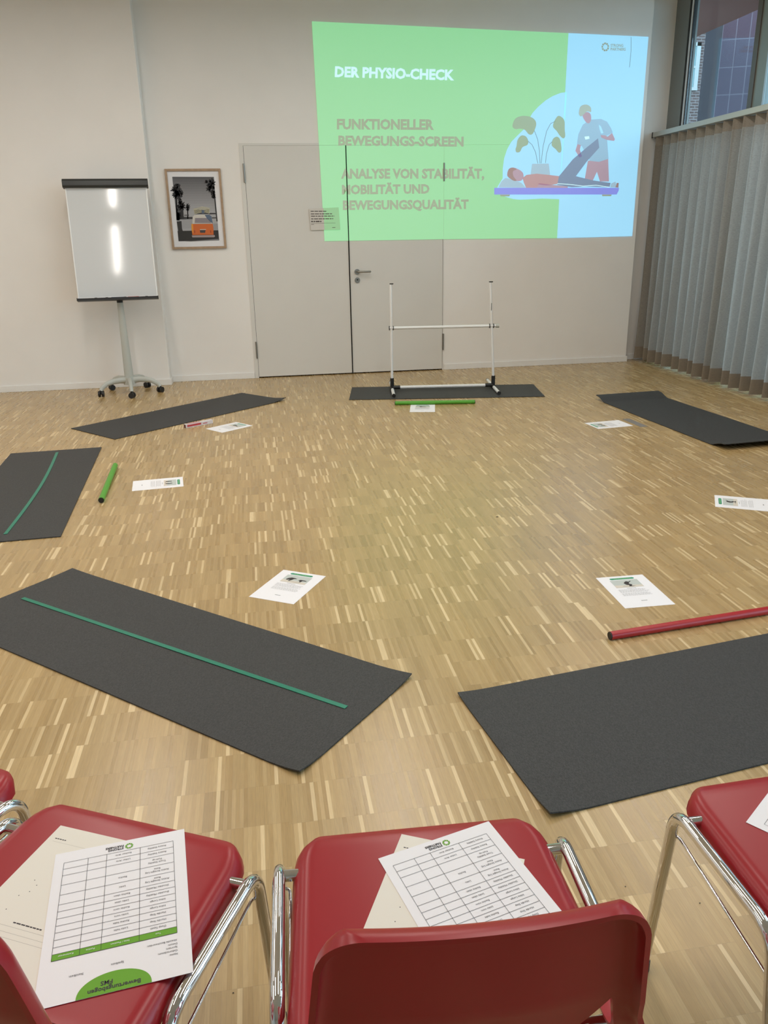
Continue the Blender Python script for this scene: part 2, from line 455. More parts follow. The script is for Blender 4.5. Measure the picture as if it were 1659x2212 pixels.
for dz in (0.0, -2.33, 2.33):
    for dx in (0.0, 3.2, -3.2):
        x1 = p_tr.x - 13.0 + dx; z1 = p_tr.z + .06 + dz; z0 = p_br.z + .06 + dz; x0 = x1 - 1.25
        mb = MB()
        mb.box((x0, -.05, z1 - .10), (x1, .02, z1), M_wfr); mb.box((x0, -.07, z0), (x1, .02, z0 + .09), M_wfr)
        mb.box((x0, -.05, z0), (x0 + .11, .02, z1), M_wfr); mb.box((x1 - .13, -.05, z0), (x1, .02, z1), M_wfr)
        mb.box((x0, -.045, z0 + .62), (x1, .02, z0 + .68), M_wfr)
        fr = mb.build('window', bb)
        mb = MB(); mb.box((x0 + .1, -.02, z0 + .08), (x1 - .12, .01, z1 - .09), M_wgl); mb.build('pane', fr)

# ------------------------------------------------------------------ curtain
def curtain():
    Y0, Y1, X0, ZT, ZB = 8.52, 2.2, 4.285, 2.292, 0.030
    nc, nr = 760, 30
    rnd = random.Random(3)
    # irregular phase
    ph = [0.0]; 
    per = 0.157
    knots = [rnd.uniform(-.5, .5) for _ in range(60)]
    amps = [rnd.uniform(.7, 1.2) for _ in range(60)]
    def lerp(K, t):
        i = int(t); f = t - i; f = f * f * (3 - 2 * f); return K[i % 60] * (1 - f) + K[(i + 1) % 60] * f
    def pt(i, z):
        s = (Y0 - Y1) * i / nc; t = s / per
        h = (z - ZB) / (ZT - ZB)
        p = 2 * PI * t + lerp(knots, t * .9) * (1.15 - .75 * h)
        a = .074 * lerp(amps, t * .7) * (1.0 - .35 * h)
        sn, c = math.sin(p), math.cos(p)
        wv = sn * (1.1 - .1 * h) + .28 * math.sin(2 * p + .8 + 1.2 * (1 - h)) + (.15 * math.sin(.5 * p + lerp(knots, t * .3)) * (1 - h))
        ss = s + .015 * c
        return (X0 - a * wv - .018 * (1 - h), Y0 - ss, z)
    def strip(z0, z1, rows, name, m, parent, dx=0.0):
        b = MB(); vs_ = []
        for r in range(rows + 1):
            z = z0 + (z1 - z0) * r / rows
            for i in range(nc + 1):
                p = pt(i, z); vs_.append((p[0] + dx, p[1], p[2]))
        fs = [(r * (nc + 1) + i, r * (nc + 1) + i + 1, (r + 1) * (nc + 1) + i + 1, (r + 1) * (nc + 1) + i) for r in range(rows) for i in range(nc)]
        b.add(vs_, fs, m, True); return b.build(name, parent)
    c = strip(ZB + .13, ZT - .085, nr, 'curtain', M_curt, None)
    tag(c, 'floor length beige linen curtain hanging in pleats before the window wall', 'curtain')
    strip(ZB, ZB + .13, 3, 'hem', M_hem, c)['label'] = 'brown double layered hem band'
    strip(ZT - .085, ZT, 4, 'pleat_heading', M_head, c)
    mb = MB(); mb.box((4.235, 2.1, 2.298), (4.33, 8.56, 2.345), M_rail)
    rail = mb.build('curtain_rail'); tag(rail, 'grey metal curtain rail along the top of the beige curtain', 'curtain rail')
    bevel(rail, .004)
    mb = MB(); mb.box((4.234, 8.56, 2.292), (4.331, 8.575, 2.347), M_black); mb.build('end_cap', rail)
    mb = MB(); mb.tube([(4.215, 8.50, 2.285), (4.25, 8.50, 2.285)], .006, M_chrome, 8); mb.build('hook', rail)
    for yy in (3.0, 4.6, 6.2, 7.8):
        mb = MB(); mb.box((4.33, yy, 2.305), (4.44, yy + .04, 2.34), M_rail); mb.build('bracket', rail)
curtain()

# ------------------------------------------------------------------ ceiling lamps (above the frame)
M_lamp = mat('lamp_housing', (0.7, 0.7, 0.7), 0.4)
for i, (lx, ly, ll) in enumerate(LAMPS):
    r_ = empty('linear_pendant_lamp', (lx, ly, CZ))
    tag(r_, 'long grey linear lamp hanging from the ceiling above the frame', 'lamp', 'linear ceiling lamps')
    mb = MB(); mb.box((-.05, -ll / 2 - .02, LAMP_Z - CZ + .004), (.05, ll / 2 + .02, LAMP_Z - CZ + .06), M_lamp); mb.build('housing', r_)
    for s in (-1, 1):
        mb = MB(); mb.tube([(0, s, 0), (0, s, LAMP_Z - CZ + .06)], .003, M_steel, 6); mb.build('cable', r_)

# ------------------------------------------------------------------ projected slide on wall and door: projector light painted as glowing panels
def emis(name, alb, em):
    return mat(name, alb, 0.8, spec=0.1, emit=em, estr=1.0)
S_green = emis('projected_green', (0.34, 0.36, 0.33), (0.165, 0.53, 0.225))
S_white = emis('projected_white', (0.36, 0.42, 0.44), (0.22, 0.56, 0.80))
S_text = emis('projected_brown', (0.44, 0.50, 0.42), (0.12, 0.15, 0.09))
S_wtext = emis('projected_white_lettering', (0.5, 0.55, 0.55), (0.40, 0.68, 0.74))
S_leaf = emis('projected_sage', (0.5, 0.5, 0.42), (0.08, 0.20, 0.13))
S_pot = emis('projected_pot', (0.5, 0.5, 0.5), (0.13, 0.30, 0.42))
S_skin = emis('projected_skin', (0.62, 0.45, 0.45), (0.14, 0.12, 0.20))
S_hair = emis('projected_hair', (0.52, 0.36, 0.32), (0.10, 0.08, 0.10))
S_shirt = emis('projected_salmon', (0.62, 0.42, 0.38), (0.18, 0.12, 0.16))
S_navy = emis('projected_slate', (0.34, 0.38, 0.45), (0.06, 0.12, 0.22))
S_scrub = emis('projected_blue_grey', (0.42, 0.5, 0.55), (0.12, 0.28, 0.42))
S_blond = emis('projected_blond', (0.52, 0.5, 0.42), (0.14, 0.26, 0.26))
S_bench = emis('projected_violet', (0.36, 0.36, 0.5), (0.10, 0.14, 0.58))
S_line = emis('projected_stem', (0.32, 0.38, 0.36), (0.05, 0.12, 0.12))
slide = empty('projected_slide', WY(1035, 290) + Vector((0, -.006, 0)))
tag(slide, 'projected green and white slide with lettering and a therapy drawing on the wall', 'projection')
slide_base = slide.location.copy()
def S(x, y, layer=0):
    p = WY(x, y, D, .006 + .0012 * layer); return p - slide_base
def lin(a, b, t): return (a[0] + (b[0] - a[0]) * t, a[1] + (b[1] - a[1]) * t)
def at_z(a, b, z):      # point on slide edge a-b (x,z pairs) at height z
    t = (z - a[1]) / (b[1] - a[1]); return lin(a, b, t)
def xz(px, py): p = WY(px, py); return (p.x, p.z)
TLc, TRc, BRc, BLc = xz(673.5, 46.5), xz(1400, 80), xz(1365, 510), xz(701, 521)
GT, GB = xz(1227.5, 72), xz(1203, 514.5)
def Q(x, z, layer=0): return Vector((x, D - .006 - .0012 * layer, z)) - slide_base
mb = MB()
zt = DZ + .0015
gl = at_z(TLc, BLc, zt + .0008)
mb.poly([Q(*TLc), Q(*gl), Q(*at_z(GT, GB, zt + .0008)), Q(*GT)], S_green)
gl2 = at_z(TLc, BLc, zt - .0008)
def zbot(x): t = (x - BLc[0]) / (BRc[0] - BLc[0]); return BLc[1] + (BRc[1] - BLc[1]) * t
xr = DX1 + .008
mb.poly([Q(*gl2), Q(*BLc), Q(xr - .0008, zbot(xr)), Q(xr - .0008, zt - .0008)], S_green)
mb.poly([Q(xr + .0008, zt - .0008), Q(xr + .0008, zbot(xr)), Q(*GB), Q(*at_z(GT, GB, zt - .0008))], S_green)
mb.build('green_field', slide)
def c2(x, y): return (1050 + x / 4.608, 60 + y / 4.608)
def smooth(P, n=6):
    out = []; N = len(P)
    for i in range(N):
        p0, p1, p2, p3 = P[(i - 1) % N], P[i], P[(i + 1) % N], P[(i + 2) % N]
        for k_ in range(n):
            t = k_ / n
            out.append(tuple(.5 * (2 * p1[j] + (p2[j] - p0[j]) * t + (2 * p0[j] - 5 * p1[j] + 4 * p2[j] - p3[j]) * t * t + (-p0[j] + 3 * p1[j] - 3 * p2[j] + p3[j]) * t ** 3) for j in (0, 1)))
    return out
def art(b, P, m, layer, conv=c2, sm=True):
    P = smooth(P) if sm else P
    b.poly([S(*conv(*p), layer) for p in P], m)
mb = MB()
mb.poly([Q(*GT, 1), Q(*GB, 1), Q(*BRc, 1), Q(*TRc, 1)], S_white)
mb.poly([S(*c2(*p), 1) for p in [(800, 642), (740, 650), (660, 682), (590, 725), (520, 785), (460, 850), (415, 930), (375, 1010), (310, 1075), (250, 1135), (208, 1210), (178, 1300), (165, 1400), (163, 1500), (120, 1570), (105, 1600), (130, 1660), (215, 1690), (270, 1705), (340, 1712), (560, 1700), (729, 1707)]], S_white)
mb.build('white_panel', slide)
def slide_text(name, text, bl, br, cap_px, m, bold=.04, layer=2):
    vs_, fs, w = tri2d(text, bold)
    b = MB(); A, B = Vector(bl), Vector(br); dx = (B - A) / w
    upv = Vector((-(B - A).y, (B - A).x)).normalized(); upv = -upv if upv.y > 0 else upv
    P = []
    for (x, y_) in vs_:
        q = A + dx * x + upv * (y_ / CAP * cap_px); P.append(S(q.x, q.y, layer))
    b.add(P, fs, m); return b.build(name, slide)
slide_text('title_lettering', 'DER PHYSIO-CHECK', (723, 165.5), (980.5, 173), 21, S_wtext)['label'] = 'white lettering'
for t_, a_, b_, c_ in [('FUNKTIONELLER', (727.5, 278.5), (937, 279.6), 20.5), ('BEWEGUNGS-SCREEN', (730.5, 313.5), (1001, 315.8), 19.5),
                       ('ANALYSE VON STABILITÄT,', (736.5, 385), (1045.5, 385), 19.5), ('MOBILITÄT UND', (738.5, 419), (927.5, 417.2), 18.5),
                       ('BEWEGUNGSQUALITÄT', (740.5, 452.6), (1012, 450.4), 18.5)]:
    slide_text('body_lettering', t_, a_, b_, c_, S_text, .044)
slide_text('logo_lettering', 'STRONG', c2(1236, 192), c2(1362, 192), 6, S_text, .02)
slide_text('logo_lettering', 'PARTNERS', c2(1236, 228), c2(1386, 230), 6, S_text, .02)
mb = MB()
for k_ in range(9):
    a = 2 * PI * k_ / 9
    def rp(r, t): return c2(1183 + r * .95 * math.cos(t), 193 + r * 1.12 * math.sin(t))
    mb.poly([S(*rp(24, a), 2), S(*rp(41, a + .25), 2), S(*rp(40, a + .75), 2), S(*rp(24, a + .6), 2)], S_text)
mb.build('logo_ring', slide)
# drawing: plant
mb = MB()
for P in ([(260, 980), (285, 910), (350, 880), (430, 885), (480, 915), (497, 960), (480, 1020), (455, 1062), (420, 1060), (385, 1020), (340, 1005), (290, 1010)],
          [(690, 905), (715, 878), (750, 890), (778, 930), (780, 1010), (785, 1080), (765, 1102), (735, 1080), (700, 1030), (665, 990), (668, 950)],
          [(300, 1180), (310, 1120), (345, 1075), (390, 1080), (415, 1120), (410, 1165), (360, 1190), (335, 1235), (300, 1240), (290, 1210)],
          [(650, 1150), (665, 1105), (700, 1085), (730, 1105), (745, 1170), (745, 1230), (720, 1243), (690, 1210), (655, 1180)]):
    art(mb, P, S_leaf, 2)
def stroke(b, P, w, m, layer):
    P = [Vector(p) for p in P]
    for i in range(len(P) - 1):
        d = (P[i + 1] - P[i]).normalized(); n_ = Vector((-d.y, d.x)) * w
        b.poly([S(*c2(*(P[i] + n_)), layer), S(*c2(*(P[i + 1] + n_)), layer), S(*c2(*(P[i + 1] - n_)), layer), S(*c2(*(P[i] - n_)), layer)], m)
for P in ([(478, 1025), (510, 1110), (528, 1220), (533, 1350)], [(690, 930), (640, 955), (600, 1030), (565, 1180), (545, 1350)],
          [(415, 1130), (455, 1165), (490, 1240), (512, 1350)], [(655, 1135), (625, 1165), (600, 1250), (588, 1345)]):
    stroke(mb, P, 2.6, S_line, 2)
art(mb, [(455, 1355), (620, 1352), (635, 1465), (440, 1465)], S_pot, 2, sm=False)
mb.build('plant_drawing', slide)
# drawing: person lying on a bench
mb = MB()
art(mb, [(120, 1590), (150, 1530), (190, 1495), (235, 1505), (300, 1525), (350, 1545), (395, 1595)], S_pot, 2, sm=False)
art(mb, [(270, 1400), (320, 1410), (360, 1440), (370, 1480), (350, 1520), (300, 1525), (265, 1490)], S_skin, 3)
art(mb, [(208, 1450), (225, 1405), (265, 1392), (300, 1410), (265, 1430), (270, 1480), (300, 1520), (270, 1522), (215, 1485)], S_hair, 4)
art(mb, [(360, 1495), (400, 1465), (500, 1453), (620, 1465), (730, 1478), (712, 1555), (600, 1570), (520, 1560), (500, 1595), (395, 1595), (372, 1540)], S_shirt, 3, sm=False)
art(mb, [(525, 1548), (640, 1562), (810, 1580), (810, 1594), (500, 1594)], S_skin, 3, sm=False)
art(mb, [(722, 1478), (860, 1310), (1000, 1190), (1110, 1102), (1122, 1195), (1000, 1330), (890, 1478), (1060, 1520), (1235, 1545), (1225, 1590), (1000, 1580), (850, 1588), (705, 1565)], S_navy, 4, sm=False)
stroke(mb, [(705, 1552), (850, 1562), (960, 1577), (1090, 1568), (1225, 1588)], 3.5, S_wtext, 5)
art(mb, [(1230, 1590), (1240, 1550), (1285, 1530), (1290, 1590)], S_pot, 5, sm=False)
art(mb, [(1283, 1590), (1295, 1545), (1316, 1545), (1312, 1592)], S_hair, 5, sm=False)
mb.build('patient_drawing', slide)
mb = MB()
art(mb, [(78, 1594), (1318, 1594), (1315, 1620), (1295, 1660), (78, 1660)], S_bench, 5, sm=False)
art(mb, [(135, 1661), (235, 1661), (228, 1678), (142, 1678)], S_text, 5, sm=False)
art(mb, [(1148, 1661), (1245, 1661), (1240, 1676), (1152, 1676)], S_text, 5, sm=False)
mb.build('bench_drawing', slide)
# drawing: therapist
mb = MB()
art(mb, [(1010, 1325), (1212, 1305), (1220, 1530), (1130, 1530), (1100, 1435), (1060, 1520), (980, 1502)], S_skin, 2, sm=False)
art(mb, [(960, 965), (1040, 915), (1140, 908), (1200, 935), (1240, 1000), (1258, 1045), (1190, 1080), (1200, 1100), (1215, 1305), (1120, 1335), (1030, 1325), (950, 1180), (900, 1165), (915, 1060)], S_scrub, 3, sm=False)
art(mb, [(955, 870), (1000, 840), (1035, 860), (1042, 915), (1020, 952), (985, 935)], S_skin, 4)
art(mb, [(918, 850), (935, 785), (990, 765), (1035, 790), (1040, 840), (1000, 835), (950, 880), (930, 880)], S_blond, 5)
art(mb, [(905, 1160), (940, 1168), (930, 1215), (950, 1280), (925, 1292), (885, 1225)], S_skin, 4, sm=False)
art(mb, [(1205, 1085), (1250, 1048), (1278, 1110), (1270, 1128), (1200, 1118), (1145, 1095), (1135, 1070), (1180, 1072)], S_skin, 4, sm=False)
art(mb, [(975, 1085), (1020, 1080), (1026, 1105), (985, 1115)], S_wtext, 4, sm=False)
art(mb, [(1118, 965), (1140, 985), (1165, 1050), (1140, 1055), (1125, 1010)], S_white, 4, sm=False)
mb.build('therapist_drawing', slide)
mb = MB(); stroke(mb, [(1440, 95), (1440, 230), (1424, 395)], 2.2, S_line, 2); mb.build('fine_line', slide)

# ------------------------------------------------------------------ notice on the door
M_acry = mat('notice_sheet', (0.66, 0.62, 0.565), 0.4)
nb = WY(700, 473, D, .008)
notice = MB()
cn = [WY(667, 451, D, .014) - nb, WY(671.5, 497.5, D, .014) - nb, WY(735, 496, D, .014) - nb, WY(731, 448, D, .014) - nb]
notice.prism(cn, (0, .003, 0), M_acry)
no = notice.build('door_notice', loc=nb); tag(no, 'small printed notice stuck on the left door leaf beside the slide', 'notice')
mb = MB()
S_green2 = emis('projected_green_on_notice', (0.32, 0.33, 0.28), (0.11, 0.36, 0.14))  # slide light falling on the notice, painted as a dimmer glowing patch
mb.poly([WY(*q, D, .0146) - slide_base for q in [(698.2, 449.6), (700.6, 496.9), (735, 496), (731, 448)]], S_green2)
mb.build('green_field_on_notice', slide)
mb = MB()
M_nink = mat('notice_ink', (0.12, 0.105, 0.095), .7)
def cN(x, y): return (640 + x / 7.541, 430 + y / 7.541)
def bar(b, x0, y0, x1, y1, h, m):
    p = [cN(x0, y0 - h), cN(x0, y0 + h), cN(x1, y1 + h), cN(x1, y1 - h)]
    b.poly([WY(*q, D, .0150) - nb for q in p], m)
rn = random.Random(5)
for (x0, y0, x1, y1, h) in [(232, 200, 488, 200, 7), (235, 243, 580, 241, 7), (238, 280, 615, 278, 7), (240, 324, 600, 320, 7), (240, 365, 408, 365, 11)]:
    x = x0
    while x < x1 - 10:
        w_ = min(rn.uniform(25, 70), x1 - x); ya = y0 + (y1 - y0) * (x - x0) / (x1 - x0)
        bar(mb, x, ya, x + w_, ya, h, M_nink); x += w_ + 9
bar(mb, 238, 396, 635, 390, 2, M_nink); bar(mb, 240, 414, 285, 413, 3, M_nink); bar(mb, 583, 464, 635, 462, 4, M_nink)
mb.build('print', no)

# ------------------------------------------------------------------ framed picture
def c6(x, y): return (345 + x / 10.37, 350 + y / 10.37)
fx0, fx1, fz0, fz1 = -0.7355, -0.2125, 1.297, 2.022
fo = empty('framed_picture', ((fx0 + fx1) / 2, D - .001, (fz0 + fz1) / 2))
tag(fo, 'oak framed picture of an orange van and palm trees on the wall', 'picture')
hw_, hh_ = (fx1 - fx0) / 2, (fz1 - fz0) / 2
mb = MB(); t_ = .021
for a, b in (((-hw_, -hh_), (-hw_ + t_, hh_)), ((hw_ - t_, -hh_), (hw_, hh_)), ((-hw_ + t_, hh_ - t_), (hw_ - t_, hh_)), ((-hw_ + t_, -hh_), (hw_ - t_, -hh_ + t_))):
    mb.box((a[0], -.026, a[1]), (b[0], 0, b[1]), M_oak)
bevel(mb.build('frame', fo), .0025)
M_pass = mat('passepartout', (0.78, 0.77, 0.79), .7)
mb = MB(); mb.box((-hw_ + .01, -.012, -hh_ + .01), (hw_ - .01, -.002, hh_ - .01), M_pass); mb.build('mount', fo)
def F(x, y, layer=0):
    p = WY(*c6(x, y), D, .0145 + .0006 * layer); return p - fo.location
G_ = lambda v, n: mat('print_grey_%s' % n, srgb(v, v - 1, v + 2), .5)
sky1, sky2, sky3, sky4 = G_(88, 'a'), G_(112, 'b'), G_(138, 'c'), G_(158, 'd')
dk, mid_, pale = G_(40, 'e'), G_(62, 'f'), G_(176, 'g')
road = mat('print_road', srgb(44, 42, 42), .5)
org = mat('print_orange', srgb(205, 102, 42), .5); org2 = mat('print_amber', srgb(226, 150, 50), .5)
vwh = mat('print_van_white', srgb(205, 200, 192), .5); vgl = mat('print_van_glass', srgb(138, 130, 136), .5)
vbl = mat('print_van_blue', srgb(88, 104, 128), .5); tan = mat('print_board_tan', srgb(196, 190, 158), .5); bump_ = mat('print_bumper', srgb(160, 145, 145), .5)
L0 = lambda t: (283 + (425 - 283) * t, 332 + (1775 - 332) * t)
R0 = lambda t: (1213 + (1333 - 1213) * t, 335 + (1755 - 335) * t)
mb = MB()
NB = 22
bands = [(k_ / NB * .84, (k_ + 1) / NB * .84, G_(int(86 + 82 * min(1, (k_ / (NB * .62))) ** .8), 's%d' % k_)) for k_ in range(NB)] + [(.84, 1, road)]
for a, b, m_ in bands:
    mb.poly([F(*L0(a)), F(*L0(b)), F(*R0(b)), F(*R0(a))], m_)
fp = lambda P, m_, l, sm_=False: mb.poly([F(*p, l) for p in (smooth(P) if sm_ else P)], m_)
fp([(385, 1335), (490, 1320), (505, 1500), (520, 1545), (700, 1545), (700, 1620), (430, 1760), (420, 1560)], road, 1)
fp([(510, 1285), (720, 1290), (720, 1480), (520, 1490)], G_(160, 'j'), 1)
fp([(380, 1225), (1290, 1240), (1293, 1262), (383, 1290)], mid_, 1)
fp([(1200, 1380), (1300, 1382), (1310, 1520), (1205, 1525)], G_(150, 'k'), 1)
fp([(1110, 1140), (1240, 1140), (1290, 1170), (1110, 1175)], mid_, 1)
fp([(560, 1780), (1335, 1720), (1335, 1752), (700, 1778)], G_(120, 'l'), 2)
def palm(cx, cy, r, tx, ty, w, seed):
    q = random.Random(seed)
    for k_ in range(15):
        a = 2 * PI * k_ / 15 + q.uniform(-.2, .2); rr = r * q.uniform(.65, 1.1)
        ex, ey = cx + rr * math.cos(a), cy + rr * math.sin(a) * 1.15
        nx, ny = -math.sin(a) * r * .17, math.cos(a) * r * .17
        mx_, my_ = (cx + ex) / 2, (cy + ey) / 2
        fp([(cx, cy), (mx_ + nx, my_ + ny), (ex + nx * .7, ey + ny * .7), (ex - nx * .3, ey - ny * .3), (mx_ - nx, my_ - ny)], dk if q.random() < .6 else mid_, 2)
    fp([(cx - w, cy), (cx + w, cy), (tx + w * 1.3, ty), (tx - w * 1.3, ty)], dk, 2)
palm(370, 620, 120, 395, 1300, 14, 1); palm(440, 700, 85, 430, 1300, 12, 2); palm(355, 740, 75, 400, 1300, 10, 12)
palm(500, 980, 85, 510, 1270, 26, 3); palm(465, 900, 55, 470, 1280, 9, 4); palm(628, 1000, 62, 632, 1270, 9, 5); palm(628, 1065, 40, 632, 1270, 9, 6); palm(420, 1180, 60, 425, 1310, 20, 15)
palm(1150, 480, 110, 1240, 800, 6, 7); palm(1110, 590, 80, 1200, 790, 6, 8); palm(1050, 440, 50, 1130, 560, 4, 9); palm(1190, 690, 60, 1235, 800, 6, 13)
fp([(1205, 650), (1228, 640), (1300, 1330), (1272, 1330)], dk, 2)
fp([(372, 1040), (400, 1040), (440, 1300), (390, 1310)], dk, 2)
fp([(550, 1185), (660, 1180), (655, 1200), (555, 1200)], mid_, 3)
rq = random.Random(21)
for (cx_, cy_, rx_, ry_, n_) in [(395, 690, 115, 190, 44), (470, 1010, 70, 120, 16), (1170, 520, 60, 160, 22), (1215, 720, 30, 90, 8), (440, 1210, 60, 80, 10)]:
    for k_ in range(n_):
        a = rq.uniform(0, 2 * PI); q_ = rq.random() ** .5; x_, y_ = cx_ + rx_ * q_ * math.cos(a), cy_ + ry_ * q_ * math.sin(a); r_b = rq.uniform(20, 46)
        x_ = max(x_, L0((y_ - 332) / 1443)[0] + r_b); x_ = min(x_, R0((y_ - 335) / 1420)[0] - r_b)
        fp([(x_ + r_b * math.cos(2 * PI * j_ / 7) * rq.uniform(.6, 1.2), y_ + r_b * math.sin(2 * PI * j_ / 7) * rq.uniform(.6, 1.2)) for j_ in range(7)], dk if rq.random() < .65 else mid_, 1)
# van
fp([(740, 1230), (770, 1195), (850, 1180), (1100, 1180), (1160, 1215), (1180, 1290), (1200, 1380), (735, 1385)], vwh, 4)
fp([(1010, 1185), (1110, 1182), (1160, 1215), (1195, 1380), (1150, 1350), (1060, 1265)], vbl, 5)
fp([(795, 1255), (1050, 1255), (1130, 1320), (1155, 1370), (785, 1365)], vgl, 5)
fp([(715, 1390), (1190, 1385), (1205, 1480), (1208, 1630), (735, 1635), (718, 1520)], org, 5)
fp([(712, 1385), (745, 1385), (755, 1500), (750, 1600), (735, 1580), (715, 1500)], org2, 6)
fp([(900, 1525), (1030, 1525), (1020, 1585), (910, 1585)], mid_, 6)
fp([(905, 1505), (1040, 1503), (1040, 1518), (905, 1520)], vwh, 6)
fp([(720, 1645), (1230, 1635), (1242, 1665), (1220, 1685), (735, 1690)], bump_, 6)
fp([(775, 1530), (795, 1530), (795, 1595), (778, 1595)], mat('print_tail', srgb(150, 60, 35), .5), 6)
fp([(1130, 1530), (1150, 1530), (1155, 1590), (1138, 1590)], MATS['print_tail'], 6)
for k_ in range(5):
    yy = 1020 + k_ * 26
    fp([(755 + k_ * 6, yy + 30), (850, yy + 12), (945, yy - 20 + k_ * 3), (1040, yy - 5), (1125, yy + 15), (1120, yy + 27), (1030, yy + 8), (945, yy - 6 + k_ * 3), (850, yy + 25), (760 + k_ * 6, yy + 44)], tan, 5)
fp([(770, 1070), (1110, 1060), (1105, 1165), (785, 1168)], mid_, 4)
fp([(940, 1080), (1000, 1075), (1000, 1150), (945, 1150)], vbl, 6)
mb.build('print', fo)

# ------------------------------------------------------------------ flip chart
fc = empty('flip_chart', (-1.215, 7.93, 0)); tag(fc, 'white mobile flip chart board on a grey five star base with castors', 'flip chart')
mb = MB(); mb.tube([(0, 0, .10), (0, 0, .9)], [.044, .026], M_ltgrey, 24, r2=.62); mb.build('pole', fc)
mb = MB(); mb.tube([(0, -.0, .845), (0, 0, .905)], .028, M_black, 16); mb.build('height_collar', fc)['label'] = 'black collar'
tilt, yaw = math.radians(-10.0), math.radians(4.6)
def board_xf(o): o.location = (0, -.035, .888); o.rotation_euler = (tilt, 0, yaw); return o
bx0, bx1, bh = -.355, .351, .968
mb = MB(); mb.box((bx0 + .012, -.012, .012), (bx1 - .012, .012, bh - .01), M_board); board_xf(mb.build('writing_surface', fc))
mb = MB()
for a, b in (((bx0, 0), (bx0 + .012, bh)), ((bx1 - .012, 0), (bx1, bh)), ((bx0 + .012, 0), (bx1 - .012, .012)), ((bx0 + .012, bh - .012), (bx1 - .012, bh))):
    mb.box((a[0], -.016, a[1]), (b[0], .014, b[1]), M_pvc)
board_xf(bevel(mb.build('board_frame', fc), .003))
mb = MB()
prof = [(-.045, .0), (-.054, .014), (-.054, .055), (-.040, .074), (.0, .080), (.018, .074), (.018, .0)]
mb.prism([(bx0 - .015, p[0], bh - .005 + p[1]) for p in prof], (bx1 - bx0 + .03, 0, 0), mat('clamp_bar', (0.022, 0.025, 0.024), .4))
board_xf(bevel(mb.build('paper_clamp', fc), .003))
mb = MB(); mb.box((bx0 - .004, -.075, -.022), (bx1 + .004, .014, -.012), M_black); mb.box((bx0 - .004, -.078, -.022), (bx1 + .004, -.072, .0), M_black)
mb.box((bx0 - .004, -.078, -.022), (bx0, .014, .004), M_black); mb.box((bx1, -.078, -.022), (bx1 + .004, .014, .004), M_black)
board_xf(mb.build('pen_tray', fc))
mb = MB(); mb.box((-.05, .012, .05), (.05, .05, .55), M_ltgrey); mb.tube([(0, .03, -.02), (0, .03, .3)], .02, M_ltgrey); board_xf(mb.build('rear_bracket', fc))
mb = MB(); mb.tube([(0, 0, .085), (0, 0, .15)], [.058, .046], M_ltgrey, 24); mb.build('hub', fc)
for k_ in range(5):
    a = math.radians(210 + 72 * k_ - 2); ca, sa = math.cos(a), math.sin(a)
    P = [(.02, .122), (.09, .130), (.16, .128), (.22, .112), (.265, .084), (.285, .056)]
    mb = MB(); mb.tube([(ca * r, sa * r, z) for r, z in P], [.031, .028, .026, .024, .022, .020], M_ltgrey, 14, r2=.8)
    lg = mb.build('leg', fc)
    mb = MB(); cx, cy = ca * .285, sa * .285; q = k_ * 1.3
    dx_, dy_ = math.cos(q), math.sin(q)
    mb.tube([(cx - dx_ * .026, cy - dy_ * .026, .027), (cx - dx_ * .007, cy - dy_ * .007, .027)], .0268, M_black, 20)
    mb.tube([(cx + dx_ * .026, cy + dy_ * .026, .027), (cx + dx_ * .007, cy + dy_ * .007, .027)], .0268, M_black, 20)
    mb.tube([(cx - dx_ * .008, cy - dy_ * .008, .027), (cx + dx_ * .008, cy + dy_ * .008, .027)], .008, M_black, 8)
    mb.tube([(cx, cy, .027), (cx, cy, .072)], .012, M_black, 12)
    mb.build('castor', lg)
pens = [('whiteboard_marker', -.29, (0.75, 0.75, 0.74), 'white marker pen at the left end of the flip chart tray', .085),
        ('whiteboard_marker', -.19, (0.55, 0.55, 0.56), 'grey marker pen second from left on the flip chart tray', .08),
        ('whiteboard_marker', -.06, (0.03, 0.05, 0.14), 'dark blue marker pen in the middle of the flip chart tray', .11),
        ('whiteboard_marker', .085, (0.45, 0.05, 0.03), 'red marker pen on the flip chart tray', .075),
        ('whiteboard_marker', .175, (0.70, 0.70, 0.70), 'white marker pen right of the red one on the flip chart tray', .065)]
ct, st = math.cos(tilt), math.sin(tilt)
for i, (nm, xx, cc, lb, ln) in enumerate(pens):
    ly_, lz_ = -.05, -.012 + .009
    wy_, wz_ = ly_ * ct - lz_ * st + xx * math.sin(yaw), ly_ * st + lz_ * ct
    mb = MB(); mm = mat('pen_%d' % i, cc, .4)
    mb.tube([(0, 0, 0), (ln, 0, 0)], .0085, mm, 12)
    o = mb.build(nm, loc=(fc.location.x + xx + .05 * math.sin(yaw), fc.location.y - .035 + wy_, .888 + wz_)); o.rotation_euler = (0, 0, yaw); tag(o, lb, 'marker pen', 'pens on the flip chart tray')
    mb = MB(); mb.tube([(ln, 0, 0), (ln + .022, 0, 0)], .009, M_black if i != 3 else mm, 12); mb.build('cap', o)

